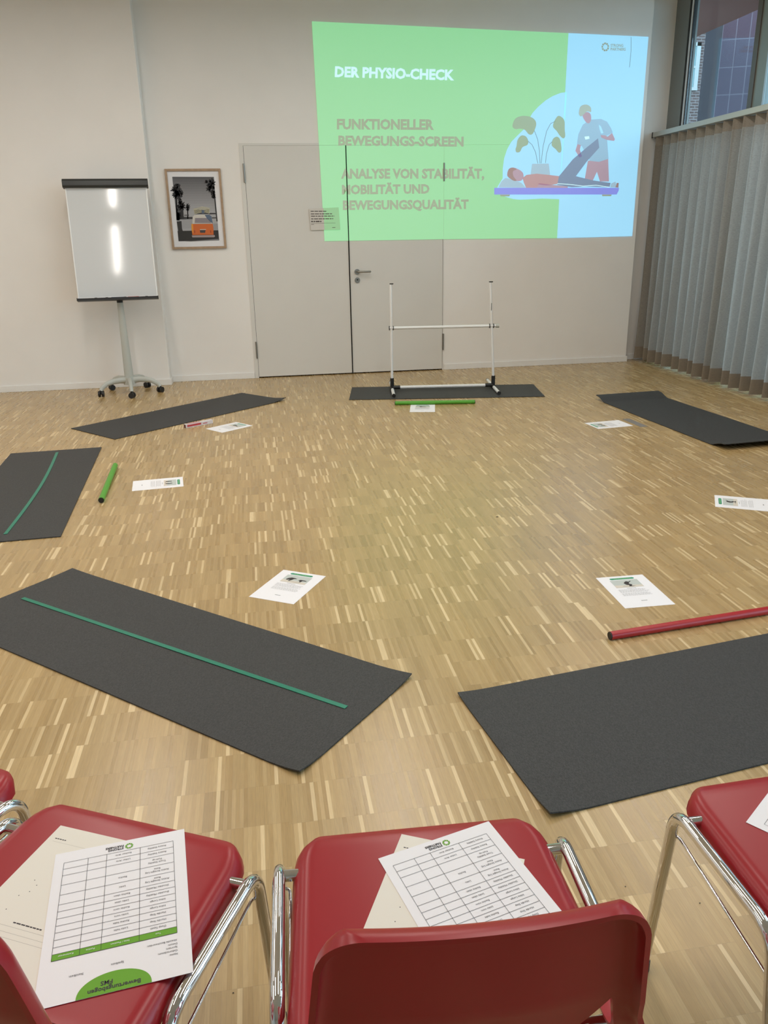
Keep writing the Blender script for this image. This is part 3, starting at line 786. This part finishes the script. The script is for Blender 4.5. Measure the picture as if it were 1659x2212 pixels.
# ------------------------------------------------------------------ exercise mats
def exercise_mat(label, corner, ldir, L_=1.765, W_=.607, side=1, curl0=0.0, curl1=0.0, corn=()):
    # corner: start point on floor, ldir: unit direction of the long edge, width runs to the left (side=1) or right (-1)
    ld = Vector((*ldir, 0)).normalized(); wd = Vector((-ld.y, ld.x, 0)) * side
    c = Vector((*corner, 0)); ctr = c + ld * L_ / 2 + wd * W_ / 2
    ang = math.atan2(ld.y, ld.x)
    nL, nW, th = 90, 26, .0045
    def zz(u, v):
        z = 0.0
        for cu, d in ((curl0, u), (curl1, 1 - u)):
            if cu:
                t = max(0, 1 - d * L_ / .16); z += cu * math.sin(min(1, t * 1.15) * PI * .62) * (t > 0) * t ** .6
        for (cu, cv, h_, r_) in corn:
            dd = math.hypot((u - cu) * L_, (v - cv) * W_); t = max(0, 1 - dd / r_); z += h_ * t * t
        z += .0008 * (1 + math.sin(u * 9 + v * 3)) * .5
        return z
    b = MB(); vs_ = []
    for lay in (0, 1):
        for i in range(nL + 1):
            for j in range(nW + 1):
                u, v = i / nL, j / nW
                vs_.append(((u - .5) * L_, (v - .5) * W_ * side, zz(u, v) + .0004 + lay * th))
    n1 = (nL + 1) * (nW + 1); fs = []
    idx = lambda i, j, l: l * n1 + i * (nW + 1) + j
    for i in range(nL):
        for j in range(nW):
            fs.append((idx(i, j, 1), idx(i + 1, j, 1), idx(i + 1, j + 1, 1), idx(i, j + 1, 1)))
            fs.append((idx(i, j, 0), idx(i, j + 1, 0), idx(i + 1, j + 1, 0), idx(i + 1, j, 0)))
    for i in range(nL):
        for j in (0, nW): fs.append((idx(i, j, 0), idx(i + 1, j, 0), idx(i + 1, j, 1), idx(i, j, 1)))
    for j in range(nW):
        for i in (0, nL): fs.append((idx(i, j, 0), idx(i, j + 1, 0), idx(i, j + 1, 1), idx(i, j, 1)))
    b.add(vs_, fs, M_mat, True)
    o = b.build('exercise_mat', loc=ctr); o.rotation_euler = (0, 0, ang)
    bm = bmesh.new(); bm.from_mesh(o.data); bmesh.ops.recalc_face_normals(bm, faces=bm.faces)
    for e in bm.edges:
        if len(e.link_faces) == 2 and e.calc_face_angle(0) > 1.0: e.smooth = False
    bm.to_mesh(o.data); bm.free()
    tag(o, label, 'exercise mat', 'dark grey exercise mats')
    return o
exercise_mat('dark mat with a long green strip lying nearest the left red chairs', (.442, 2.306), (-1.33, 1.196), 1.787, .605, 1, corn=((0, 1, .012, .13), (0, 0, .010, .16), (1, 0, .004, .2)))
exercise_mat('dark mat at right front below the red pole, cut by the frame', (.566, 2.170), (1.216, .181), 1.80, .607, -1, corn=((0, 1, .014, .14), (0, 0, .006, .12)))
exercise_mat('dark mat under the white hurdle near the door', (.796, 7.048), (1.731, -.292), 1.755, .607, 1)
exercise_mat('dark mat lying diagonally in front of the flip chart', (-1.08, 6.01), (1.30, 1.155), 1.765, .60, 1, corn=((1, 0, .022, .22),))
exercise_mat('dark mat with a green strip at the left edge beside the short green pole', (-1.032, 3.952), (-.103, 1.827), 1.83, .607, 1)
exercise_mat('dark mat with curled ends lying before the curtain', (3.047, 4.735), (-.140, 1.813), 1.80, .607, -1, curl0=.04, curl1=.04)

# green strips on two mats
def strip(label, a, b, w=.018, bow=0.0):
    A, B = Vector((*a, 0)), Vector((*b, 0)); d = (B - A); L_ = d.length; d.normalize(); n_ = Vector((-d.y, d.x, 0))
    m_ = MB(); vs_ = []; N = 40
    for l in (0, 1):
        for i in range(N + 1):
            t = i / N; off = n_ * (bow * math.sin(PI * t)); p = d * (L_ * (t - .5)) + off
            for s in (-1, 1): vs_.append(p + n_ * (s * w / 2) + Vector((0, 0, .0065 + .0014 * l)))
    o_ = 2 * (N + 1); fs = []
    for i in range(N):
        a0 = 2 * i; fs += [(o_ + a0, o_ + a0 + 2, o_ + a0 + 3, o_ + a0 + 1), (a0, a0 + 1, a0 + 3, a0 + 2), (a0, a0 + 2, o_ + a0 + 2, o_ + a0), (a0 + 1, o_ + a0 + 1, o_ + a0 + 3, a0 + 3)]
    fs += [(0, 1, o_ + 1, o_), (2 * N, o_ + 2 * N, o_ + 2 * N + 1, 2 * N + 1)]
    m_.add(vs_, fs, M_band); ob = m_.build('elastic_strip', loc=(A + B) / 2)
    tag(ob, label, 'elastic strip', 'green strips on the mats')
strip('long straight green strip lying on the mat nearest the chairs', (-1.029, 3.215), (.203, 2.157), .018)
strip('bowed green strip lying on the mat at the left edge', (-1.419, 5.69), (-1.318, 4.036), .019, .028)

# ------------------------------------------------------------------ poles
def pole(label, a, b, r, m, grp=None):
    A, B = Vector((*a, r)), Vector((*b, r)); d = B - A; L_ = d.length
    m_ = MB(); m_.tube([(0, 0, 0), (L_, 0, 0)], r, m, 20); o = m_.build('exercise_pole', loc=A); o.rotation_euler = (0, 0, math.atan2(d.y, d.x))
    tag(o, label, 'pole', 'poles lying on the floor')
    for x0, x1 in ((-.004, .002), (L_ - .002, L_ + .004)):
        m_ = MB(); m_.tube([(x0, 0, 0), (x1, 0, 0)], r * .93, M_black, 20); m_.build('end_cap', o)
    return o
pole('green pole lying in front of the hurdle', (1.162, 6.735), (1.842, 6.622), .0165, M_greenpole)
pole('short green pole pointing at the viewer beside the left mat', (-.955, 5.215), (-.921, 4.475), .0165, M_greenpole)
pole('red pole lying above the right front mat', (1.201, 2.425), (1.947, 2.508), .0155, M_redpole)

# ------------------------------------------------------------------ hurdle
hc = Vector((1.72, 7.315, 0.0085)); hr = math.atan2(-.125, 1.0)
hu = empty('step_hurdle', hc, hr); tag(hu, 'white tube step hurdle with black joints standing on the back mat', 'hurdle')
hx = .478; rt = .0145
mb = MB(); mb.tube([(-hx + .055, 0, rt + .012), (hx - .055, 0, rt + .012)], rt, M_pvc, 14); mb.build('base_bar', hu)
for s in (-1, 1):
    for e in (-1, 1):
        mb = MB(); mb.tube([(s * hx, e * .045, rt), (s * hx + s * .0, e * .33, rt)], rt, M_pvc, 14); ft = mb.build('foot', hu)
        mb = MB(); mb.tube([(s * hx, e * .33, rt), (s * hx, e * .345, rt)], rt * 1.12, M_black, 14); mb.build('end_cap', ft)
    mb = MB(); mb.tube([(s * hx, -.05, rt + .004), (s * hx, .05, rt + .004)], rt * 1.3, M_black, 14)
    mb.tube([(s * hx, 0, rt), (s * hx, 0, .115)], rt * 1.25, M_black, 14)
    mb.tube([(s * hx, 0, rt + .012), (s * hx - s * .075, 0, rt + .012)], rt * 1.25, M_black, 14); mb.build('joint', hu)
    mb = MB(); tx_ = hx * s - (.052 if s > 0 else 0)
    mb.tube([(s * hx, 0, .10), (tx_, 0, .965)], .0125, M_pvc, 14); po = mb.build('post', hu)
    mb = MB(); mb.box((tx_ - .010, -.013, .963), (tx_ + .024, .011, .971), M_black); mb.build('post_cap', po)
    kx = s * hx - (.029 if s > 0 else 0)
    for e in (-1, 1):
        mb = MB(); mb.tube([(kx + e * .015, 0, .575), (kx + e * .022, 0, .575)], .020, M_black, 14); mb.build('bar_clip', hu)
mb = MB(); mb.box((hx - .040, -.016, .715), (hx - .034, -.011, .78), M_steel); mb.build('height_marker', hu)
mb = MB(); mb.tube([(-hx - .02, 0, .575), (hx + .025, 0, .575)], .0135, M_pvc, 14); cb = mb.build('crossbar', hu)
mb = MB(); mb.tube([(hx + .010, 0, .575), (hx + .040, 0, .575)], .0185, M_ltgrey, 14); mb.build('end_cap', cb)

# ------------------------------------------------------------------ box
bxa, bxb = Vector((-.588, 6.27, 0)), Vector((-.386, 6.40, 0)); bd_ = bxb - bxa
ob = MB(); M_box = mat('carton_white', (0.72, 0.66, 0.67), .5)
ob.box((0, -.016, .0005), (bd_.length, .016, .030), M_box)
bo = ob.build('folding_box', loc=bxa); bo.rotation_euler = (0, 0, math.atan2(bd_.y, bd_.x)); bevel(bo, .001)
tag(bo, 'slim red and white carton lying between flip chart mat and paper', 'box')
mb = MB(); M_bred = mat('carton_red', (0.50, 0.05, 0.06), .5)
mb.box((.012, -.0166, .009), (.135, -.016, .024), M_bred); mb.box((.02, -.010, .0301), (.13, .004, .0305), M_bred)
mb.box((.15, -.0166, .012), (.19, -.016, .018), M_bred); mb.build('print', bo)
mb = MB(); mb.box((-.0006, -.015, .002), (.0, .015, .028), mat('carton_end', (0.12, 0.03, 0.025), .5)); mb.build('end_flap', bo)

# ------------------------------------------------------------------ exercise sheets on the floor
P_beige = mat('print_beige', srgb(214, 205, 192), .7); P_grey = mat('print_photo_grey', srgb(190, 196, 192), .7)
P_fig = mat('print_figure', srgb(52, 45, 46), .7); P_skin = mat('print_skin', srgb(215, 175, 165), .7); P_sh = mat('print_shade', srgb(150, 150, 146), .7)
FIGS = [
    [[(-.045, .060), (-.040, .074), (-.028, .084), (-.008, .082), (.002, .078), (-.012, .073), (-.016, .060), (-.022, .050), (-.030, .050), (-.026, .066), (-.038, .056)],
     [(.012, .066), (.020, .074), (.036, .073), (.052, .070), (.050, .065), (.034, .066), (.030, .052), (.036, .050), (.024, .050), (.022, .062)]],
    [[(-.006, .058), (-.012, .074), (-.002, .088), (.006, .092), (.014, .086), (.024, .094), (.026, .090), (.012, .078), (.008, .066), (.018, .058), (.012, .048), (.022, .042), (-.002, .042), (.004, .054)]],
    [[(-.034, .046), (-.030, .064), (-.030, .082), (-.022, .082), (-.018, .062), (-.020, .046)], [(.010, .046), (.014, .066), (.012, .084), (.022, .084), (.026, .064), (.024, .046)]],
    [[(-.020, .050), (-.030, .066), (-.018, .078), (.0, .070), (.018, .064), (.034, .054), (.030, .050), (.010, .056), (-.006, .058), (-.012, .048)]]]
def exercise_sheet(label, ctr, up, fig, size=(.21, .297)):
    w, h = size[0] / 2, size[1] / 2
    m_ = MB(); m_.box((-w, -h, .0003), (w, h, .0008), M_paper); o = m_.build('exercise_sheet', loc=(*ctr, 0))
    o.rotation_euler = (0, 0, math.atan2(up[1], up[0]) - PI / 2)
    tag(o, label, 'paper sheet', 'exercise sheets on the floor')
    z1, z2, z3 = .0011, .0014, .0017
    m_ = MB(); pts = []
    for k_ in range(24):
        a = 2 * PI * k_ / 24; sx = 1 if math.cos(a) > 0 else -1
        pts.append((sx * .046 + .008 * math.cos(a), .122 + .008 * math.sin(a), z1))
    m_.poly(pts, M_pteal)
    r_ = random.Random(fig); x = -.036
    while x < .034:
        wd = r_.uniform(.004, .009); m_.poly([(x, .1205, z2), (x + wd, .1205, z2), (x + wd, .1235, z2), (x, .1235, z2)], M_plgreen); x += wd + .002
    m_.build('header_banner', o)
    m_ = MB(); m_.poly([(-.06, .034, z1), (.06, .034, z1), (.06, .108, z1), (-.06, .108, z1)], P_grey)
    m_.poly([(-.06, .034, z2), (.06, .034, z2), (.06, .052, z2), (-.06, .058, z2)], P_beige)
    for P in FIGS[fig]: m_.poly([(p[0], p[1], z3) for p in P], P_fig)
    m_.poly([(-.03, .044, z3), (.03, .044, z3), (.026, .0465, z3), (-.026, .0465, z3)], P_sh)
    m_.build('photo', o)
    m_ = MB(); yy = .024
    m_.poly([(-.02, yy, z1), (.02, yy, z1), (.02, yy + .003, z1), (-.02, yy + .003, z1)], M_inkgrey)
    m_.build('heading_line', o); m_ = MB()
    for k_ in range(9):
        yy = .014 - k_ * .0065 - (.004 if k_ > 4 else 0); x = -.062; xe = .062 * r_.uniform(.75, 1.0)
        while x < xe:
            wd = r_.uniform(.004, .012); m_.poly([(x, yy, z1), (x + wd, yy, z1), (x + wd, yy + .002, z1), (x, yy + .002, z1)], M_inkgrey); x += wd + .0022
    m_.build('paragraph', o); m_ = MB()
    m_.poly([(-.012, -.096, z1), (.014, -.096, z1), (.014, -.091, z1), (-.012, -.091, z1)], M_inkgrey)
    m_.build('footer_mark', o)
    return o
exercise_sheet('white exercise sheet with two figures lying beside the mat nearest the chairs', (.067, 3.127), (.52, .855), 0)
exercise_sheet('white exercise sheet lying above the red pole', (1.4725, 2.797), (.02, 1), 1)
exercise_sheet('white exercise sheet lying right of the short green pole', (-.642, 4.784), (1, .10), 2)
exercise_sheet('white exercise sheet lying next to the slim red and white carton', (-.245, 6.215), (.78, .62), 3)
exercise_sheet('white exercise sheet touching the green pole before the hurdle', (1.364, 6.541), (.22, .975), 3)
exercise_sheet('white exercise sheet beside the mat in front of the curtain', (2.621, 5.617), (-.99, -.12), 2)
exercise_sheet('white exercise sheet cut by the right frame edge', (2.545, 3.713), (-.87, .49), 1)
# thin grey strip between the sheet and the curtain mat
gs = MB(); M_gs = mat('flat_grey', (0.22, 0.20, 0.185), .5)
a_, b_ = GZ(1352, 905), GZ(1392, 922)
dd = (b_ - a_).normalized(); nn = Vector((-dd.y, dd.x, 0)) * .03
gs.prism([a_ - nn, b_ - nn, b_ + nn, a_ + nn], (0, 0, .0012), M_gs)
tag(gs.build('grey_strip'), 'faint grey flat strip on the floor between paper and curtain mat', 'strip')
# crumbs
for i, (px, py, lb) in enumerate([(1074, 1117, 'tiny dark crumb on the open floor in the centre'), (504, 2146, 'tiny dark crumb on the floor between the left and middle red chairs'), (1351, 1916, 'tiny dark crumb on the floor by the backrest of the middle red chair'), (1512, 1952, 'tiny dark crumb on the floor under the right red chair rail')]):
    p = GZ(px, py); s_ = (.012, .004, .003) if i == 0 else (.003, .002, .002)
    m_ = MB(); m_.tube([(-s_[0] / 2, 0, s_[2] / 2), (0, .001, s_[2] * .7), (s_[0] / 2, 0, s_[2] / 2)], [s_[1] * .3, s_[1] * .45, s_[1] * .25], M_black, 8)
    tag(m_.build('crumb', loc=p), lb, 'crumb', 'crumbs on the floor')

# ------------------------------------------------------------------ chairs
def shell_mesh():
    prof = [(.006, .398), (.008, .412), (.005, .425), (-.006, .4355), (-.022, .4395), (-.04, .44)]
    for k_ in range(1, 17): prof.append((-.04 - .315 * k_ / 16, .44))
    prof += [(-.372, .4405), (-.388, .443), (-.402, .4485), (-.412, .456), (-.419, .465), (-.424, .475), (-.428, .486)]
    for k_ in range(1, 33):
        t = min(k_, 18) / 20 + (.1 * (1 - (1 - (k_ - 18) / 14) ** 1.8) if k_ > 18 else 0); prof.append((-.428 - .030 * t - .004 * t * t, .486 + .252 * t))
    n = len(prof)
    acc = [0.0]
    for i in range(1, n): acc.append(acc[-1] + math.hypot(prof[i][0] - prof[i - 1][0], prof[i][1] - prof[i - 1][1]))
    tot = acc[-1]
    NU = 56
    us = []
    for j in range(NU + 1):
        u = -1 + 2 * j / NU; us.append(math.copysign(1 - (1 - abs(u)) ** 1.25, u))
    def hw(i):
        y, z = prof[i]; s = acc[i]; e = tot - s
        if z < .4405: base = .216 + .014 * min(1, max(0, -y / .35))
        else:
            t = min(1, (z - .4405) / .26); base = .230 - .020 * min(1, t * 3.0) - .026 * t
        r = .102
        if s < r: base += -r + math.sqrt(max(0, r * r - (r - s) ** 2)) if s > 0 else -r
        if s < .0001: base = .216 - r
        r2 = .055
        if e < r2: base += -r2 + math.sqrt(max(0, r2 * r2 - (r2 - e) ** 2))
        return base
    bm = bmesh.new(); grid = []
    for i in range(n):
        y, z = prof[i]
        i0, i1 = max(0, i - 1), min(n - 1, i + 1)
        ty, tz = prof[i1][0] - prof[i0][0], prof[i1][1] - prof[i0][1]
        L_ = math.hypot(ty, tz); ny, nz = tz / L_, -ty / L_     # towards the sitter
        w = hw(i); row = []
        back = min(1, max(0, (z - .46) / .1))
        etop = tot - acc[i]
        for u in us:
            x = u * w
            d = w * (1 - abs(u))         # distance to side edge
            dd_ = min(d, etop) if back > 0 else d
            rr = .018 + .012 * max(back, 1 - back)
            k_ = -(rr - math.sqrt(max(0, rr * rr - max(0, rr - dd_) ** 2))) if dd_ < rr else 0.0
            dish = -.020 * back * (1 - (x / .205) ** 2)                       # back is hollow: middle lies further behind
            dip = 0
            row.append(bm.verts.new((x, y + ny * k_ + dish, z + nz * k_ + dip)))
        grid.append(row)
    for i in range(n - 1):
        for j in range(NU): bm.faces.new((grid[i][j], grid[i][j + 1], grid[i + 1][j + 1], grid[i + 1][j]))
    bmesh.ops.recalc_face_normals(bm, faces=bm.faces)
    # thickness
    bm.normal_update()
    up = sum((f.normal.z for f in bm.faces if f.calc_center_median().z < .441 and f.calc_center_median().y < -.1))
    if up < 0: bmesh.ops.reverse_faces(bm, faces=bm.faces)
    bmesh.ops.solidify(bm, geom=list(bm.faces), thickness=.0075)
    bmesh.ops.recalc_face_normals(bm, faces=bm.faces)
    top = max(v.co.z for v in bm.verts if -.2 < v.co.y < -.1)
    for v in bm.verts: v.co.z += .44 - top
    # two triangular openings at the lower corners of the back
    me0 = bpy.data.meshes.new('shell'); bm.to_mesh(me0); ob0 = bpy.data.objects.new('shell', me0); COL.objects.link(ob0)
    cut = MB()
    for s in (-1, 1):
        cut.prism([(s * q[0], -.56, q[1]) for q in [(.166, .548), (.070, .41), (.192, .41)]], (0, .186, 0), M_red)
    oc = cut.build('cutter')
    b3 = bmesh.new(); b3.from_mesh(oc.data); bmesh.ops.recalc_face_normals(b3, faces=b3.faces); b3.to_mesh(oc.data); b3.free()
    md = ob0.modifiers.new('cut', 'BOOLEAN'); md.object = oc; md.operation = 'DIFFERENCE'; md.solver = 'EXACT'
    bpy.context.view_layer.update()
    ev = ob0.evaluated_get(bpy.context.evaluated_depsgraph_get())
    bm.free(); bm = bmesh.new(); bm.from_mesh(ev.to_mesh()); ev.to_mesh_clear()
    bpy.data.objects.remove(ob0); bpy.data.objects.remove(oc)
    for f in bm.faces: f.smooth = True
    for e in bm.edges:
        if len(e.link_faces) == 2 and e.calc_face_angle(0) > .9: e.smooth = False
    out = []
    for part in ('seat', 'backrest'):
        b2 = bm.copy()
        dele = [f for f in b2.faces if (f.calc_center_median().z > .4585) != (part == 'backrest')]
        bmesh.ops.delete(b2, geom=dele, context='FACES')
        me = bpy.data.meshes.new(part); b2.to_mesh(me); b2.free(); me.materials.append(M_red); out.append(me)
    bm.free(); return out
SEAT_ME, BACK_ME = shell_mesh()
def make_chair():
    r_ = empty('stacking_chair')
    for nm, me in (('seat', SEAT_ME), ('backrest', BACK_ME)):
        o = bpy.data.objects.new(nm, me); COL.objects.link(o); o.parent = r_
    rt_, xr_, zr = .0108, .241, .428
    for s in (-1, 1):
        x = s * xr_
        P = [(x, .0, .012), (x, -.046, zr), (x, -.318, zr - .002), (x + s * .012, -.40, .012)]
        pts = fillet(P, .045, 8)
        mb = MB(); mb.tube(pts, rt_, M_chrome, 18); fr = mb.build('side_frame', r_)
        for fx_, fy_ in ((x, 0.0), (x + s * .012, -.40)):
            mb = MB(); mb.tube([(fx_, fy_, 0.0), (fx_, fy_, .024)], .0135, M_black, 14); mb.build('foot_cap', fr)
        xi = x - s * .012
        mb = MB(); mb.tube(fillet([(x, -.040, .362), (x - s * .014, -.040, .362), (x - s * .015, -.06, .360), (x - s * .012, -.30, .330), (x - s * .010, -.325, .327), (x, -.334, .325)], .012, 5), .0029, M_chrome, 8)
        mb.build('side_wire', r_)
    for yy, zc in ((-.075, zr), (-.352, zr - .045)):
        mb = MB(); mb.tube(fillet([(-xr_, yy, zc - .004), (-.19, yy, zc - .006), (-.15, yy, zc - .012), (.15, yy, zc - .012), (.19, yy, zc - .006), (xr_, yy, zc - .004)], .03, 5), .0095, M_chrome, 14)
        mb.build('crossbar', r_)
    return r_
chair0 = make_chair()
def place_chair(o, front, facing, label):
    f = Vector(facing).normalized(); o.location = (front[0], front[1], 0); o.rotation_euler = (0, 0, math.atan2(f.y, f.x) - PI / 2)
    tag(o, label, 'chair', 'red chairs in the front row')
CH = [((.222, 1.113), (.048, 1.0), 'red chair in the middle of the front row with its backrest towards the viewer'),
      ((-.254, 1.212), (.447, .8945), 'red chair on the left with a score sheet and a cream sheet on it'),
      ((.926, 1.128), (-.03, 1.0), 'red chair cut by the right frame edge, one paper corner on it'),
      ((-.675, 1.500), (.545, .839), 'red chair at the left frame edge, only its front corner showing')]
chairs = []
for i, (fr_, fa_, lb_) in enumerate(CH):
    o = chair0 if i == 0 else copy_tree(chair0)
    chairs.append((o, fr_, fa_, lb_))
for o, fr_, fa_, lb_ in chairs: place_chair(o, fr_, fa_, lb_)

# ------------------------------------------------------------------ sheets on the chairs
TXT = {}
def put_text(b, s, x, y, size, m, z, align='c', bold=0.0):
    if (s, bold) not in TXT: TXT[(s, bold)] = tri2d(s, bold)
    vs_, fs, w = TXT[(s, bold)]
    x0 = x - (w * size / 2 if align == 'c' else 0)
    b.add([(x0 + vx * size, y + vy * size, z) for vx, vy in vs_], fs, m)
mm_ = .001
def score_sheet(label, tr, exdir, z, name='score_sheet'):
    # tr: corner of the sheet at its lower left as it reads; document x runs along -exdir, document y towards the backrest
    ex = Vector((*exdir, 0)).normalized(); dx = -ex; ang = math.atan2(dx.y, dx.x)
    m_ = MB(); m_.box((0, 0, 0), (.21, .297, .0005), M_paper); o = m_.build(name, loc=(*tr, z)); o.rotation_euler = (0, 0, ang)
    tag(o, label, 'paper sheet', 'score sheets on the chairs')
    z1, z2, z3 = .0008, .0011, .0014
    rows = [25, 39.5, 54, 75, 96, 116, 130, 144, 158, 171, 184.5, 198, 210.5, 222]
    xs = [19.5, 73.5, 127, 156.5, 194.5]
    m_ = MB(); t = .00028
    for yv in rows: m_.poly([(xs[0] * mm_, yv * mm_ - t, z2), (xs[-1] * mm_, yv * mm_ - t, z2), (xs[-1] * mm_, yv * mm_ + t, z2), (xs[0] * mm_, yv * mm_ + t, z2)], M_ink)
    for xv in xs: m_.poly([(xv * mm_ - t, rows[0] * mm_, z2), (xv * mm_ + t, rows[0] * mm_, z2), (xv * mm_ + t, rows[-1] * mm_, z2), (xv * mm_ - t, rows[-1] * mm_, z2)], M_ink)
    m_.build('table_lines', o)
    m_ = MB(); m_.poly([(xs[0] * mm_, .2105, z1), (xs[-1] * mm_, .2105, z1), (xs[-1] * mm_, .222, z1), (xs[0] * mm_, .222, z1)], M_pgreen)
    for i, s in enumerate(['Test', 'Seite / Position', 'Punkte', 'Kommentar']): put_text(m_, s, (xs[i] + xs[i + 1]) / 2 * mm_, .2145, .0044, M_paper, z3)
    m_.build('header_row', o)
    m_ = MB(); m2_ = MB()
    c1_ = ['Rotary Stability', 'Rotary Stability', 'Trunk Stability|Push-up', 'Active Straight Leg|Raise', 'Active Straight Leg|Raise', 'Shoulder Mobility', 'Shoulder Mobility', 'Inline Lunge', 'Inline Lunge', 'Hurdle Step', 'Hurdle Step', 'Deep Squat']
    c2_ = ['Rechter Arm', 'Linker Arm', '', 'Rechts', 'Links', 'Rechts oben', 'Links oben', 'Rechts vorn', 'Links vorn', 'Rechts hebt', 'Links hebt', '']
    for i in range(12):
        yc = (rows[i] + rows[i + 1]) / 2 * mm_
        ls = c1_[i].split('|')
        for q, s in enumerate(ls): put_text(m_, s, (xs[0] + xs[1]) / 2 * mm_, yc - .0017 + (.0027 if q == 0 else -.0032) * (len(ls) == 2), .0049, M_ink, z2)
        if i == 2: m2_.build('side_names', o); m2_ = MB()
        if c2_[i]: put_text(m2_, c2_[i], (xs[1] + xs[2]) / 2 * mm_, yc - .0017, .0049, M_ink, z2)
    m_.build('exercise_names', o); m2_.build('side_names', o); m_ = MB()
    for s, xx, yy in [('Name', 20, 258), ('Geburtsdatum', 20, 252), ('Sportart', 20, 246), ('Datum', 20, 240), ('Aktuelle Beschwerden', 20, 233.5)]: put_text(m_, s + ':', xx * mm_, yy * mm_, .0046, M_ink, z2, 'l')
    m_.build('form_labels', o); m_ = MB()
    put_text(m_, 'Spielbein', .103, .250, .005, M_ink, z2); m_.build('field_label', o); m_ = MB(); put_text(m_, 'Standbein', .158, .254, .005, M_ink, z2)
    m_.build('field_label', o)
    m_ = MB(); pts = []
    for k_ in range(33):
        a = PI * k_ / 32; pts.append(((106 + 50 * math.cos(a)) * mm_, (297 - 34 * math.sin(a) ** .9) * mm_, z1))
    m_.poly(pts, M_pgreen)
    put_text(m_, 'Bewertungsbogen', .106, .2865, .0098, M_ink, z2, bold=.02); put_text(m_, 'FMS', .1165, .2765, .0098, M_ink, z2, bold=.02)
    m_.build('title_dome', o)
    m_ = MB()
    for k_ in range(9):
        a = 2 * PI * k_ / 9
        rp_ = lambda r, t: ((91.5 + r * math.cos(t)) * mm_, (15 + r * math.sin(t)) * mm_, z1)
        m_.poly([rp_(3.6, a), rp_(6.6, a + .25), rp_(6.8, a + .7), rp_(3.6, a + .55)], M_pgreen)
        m_.poly([rp_(3.2, a + .6), rp_(6.4, a + .8), rp_(6.2, a + .9), rp_(3.2, a + .68)], M_plgreen)
    put_text(m_, 'STRONG', .1005, .0158, .0062, M_ink, z2, 'l', .03); put_text(m_, 'PARTNERS', .1005, .0098, .0062, M_ink, z2, 'l', .03)
    m_.build('logo', o)
    return o
def cream_sheet(label, tl, exdir, z):
    ex = Vector((*exdir, 0)).normalized(); ang = math.atan2(ex.y, ex.x)
    m_ = MB(); m_.box((0, -.297, 0), (.21, 0, .0005), M_cream); o = m_.build('questionnaire_sheet', loc=(*tl, z)); o.rotation_euler = (0, 0, ang)
    tag(o, label, 'paper sheet', 'cream sheets under the score sheets')
    m_ = MB(); z1 = .00056
    M_l = mat('faint_ink', (0.45, 0.42, 0.38), .7)
    def ln(x0, y0, x1, y1, t, m): m_.poly([(x0, y0 - t, z1), (x1, y1 - t, z1), (x1, y1 + t, z1), (x0, y0 + t, z1)], m)
    r_ = random.Random(4)
    x = .012
    while x < .034: wd = r_.uniform(.003, .006); ln(x, -.029, x + wd, -.029, .0010, M_ink); x += wd + .001
    ln(.012, -.036, .11, -.036, .0002, M_l)
    for yy in (-.205, -.215, -.224): ln(.012, yy, .19, yy, .00025, M_l)
    x = .07
    while x < .12: wd = r_.uniform(.003, .008); ln(x, -.197, x + wd, -.197, .0011, M_ink); x += wd + .001
    for i in range(11):
        xx, yy = .03 + r_.random() * .12, -.10 - r_.random() * .085; ln(xx, yy, xx + .0015, yy, .0008, M_ink)
    m_.build('print', o); return o
cream_sheet('cream sheet under the score sheet on the left red chair', (-.397, 1.219), (.895, -.445), .4402)
score_sheet('white score sheet with green title on the left red chair', (-.181, 1.170), (.9935, .114), .4408)
cream_sheet('cream sheet under the score sheet on the middle red chair', (.189, 1.090), (.895, -.445), .4402)
score_sheet('white score sheet half hidden by the backrest of the middle red chair', (.344, 1.093), (.968, .250), .4408)
pr = GZ(1611, 1777, .44)
score_sheet('white score sheet on the right red chair, only one corner in the frame', (pr.x + .21 * .80, pr.y + .21 * .60), (.80, .60), .4405)
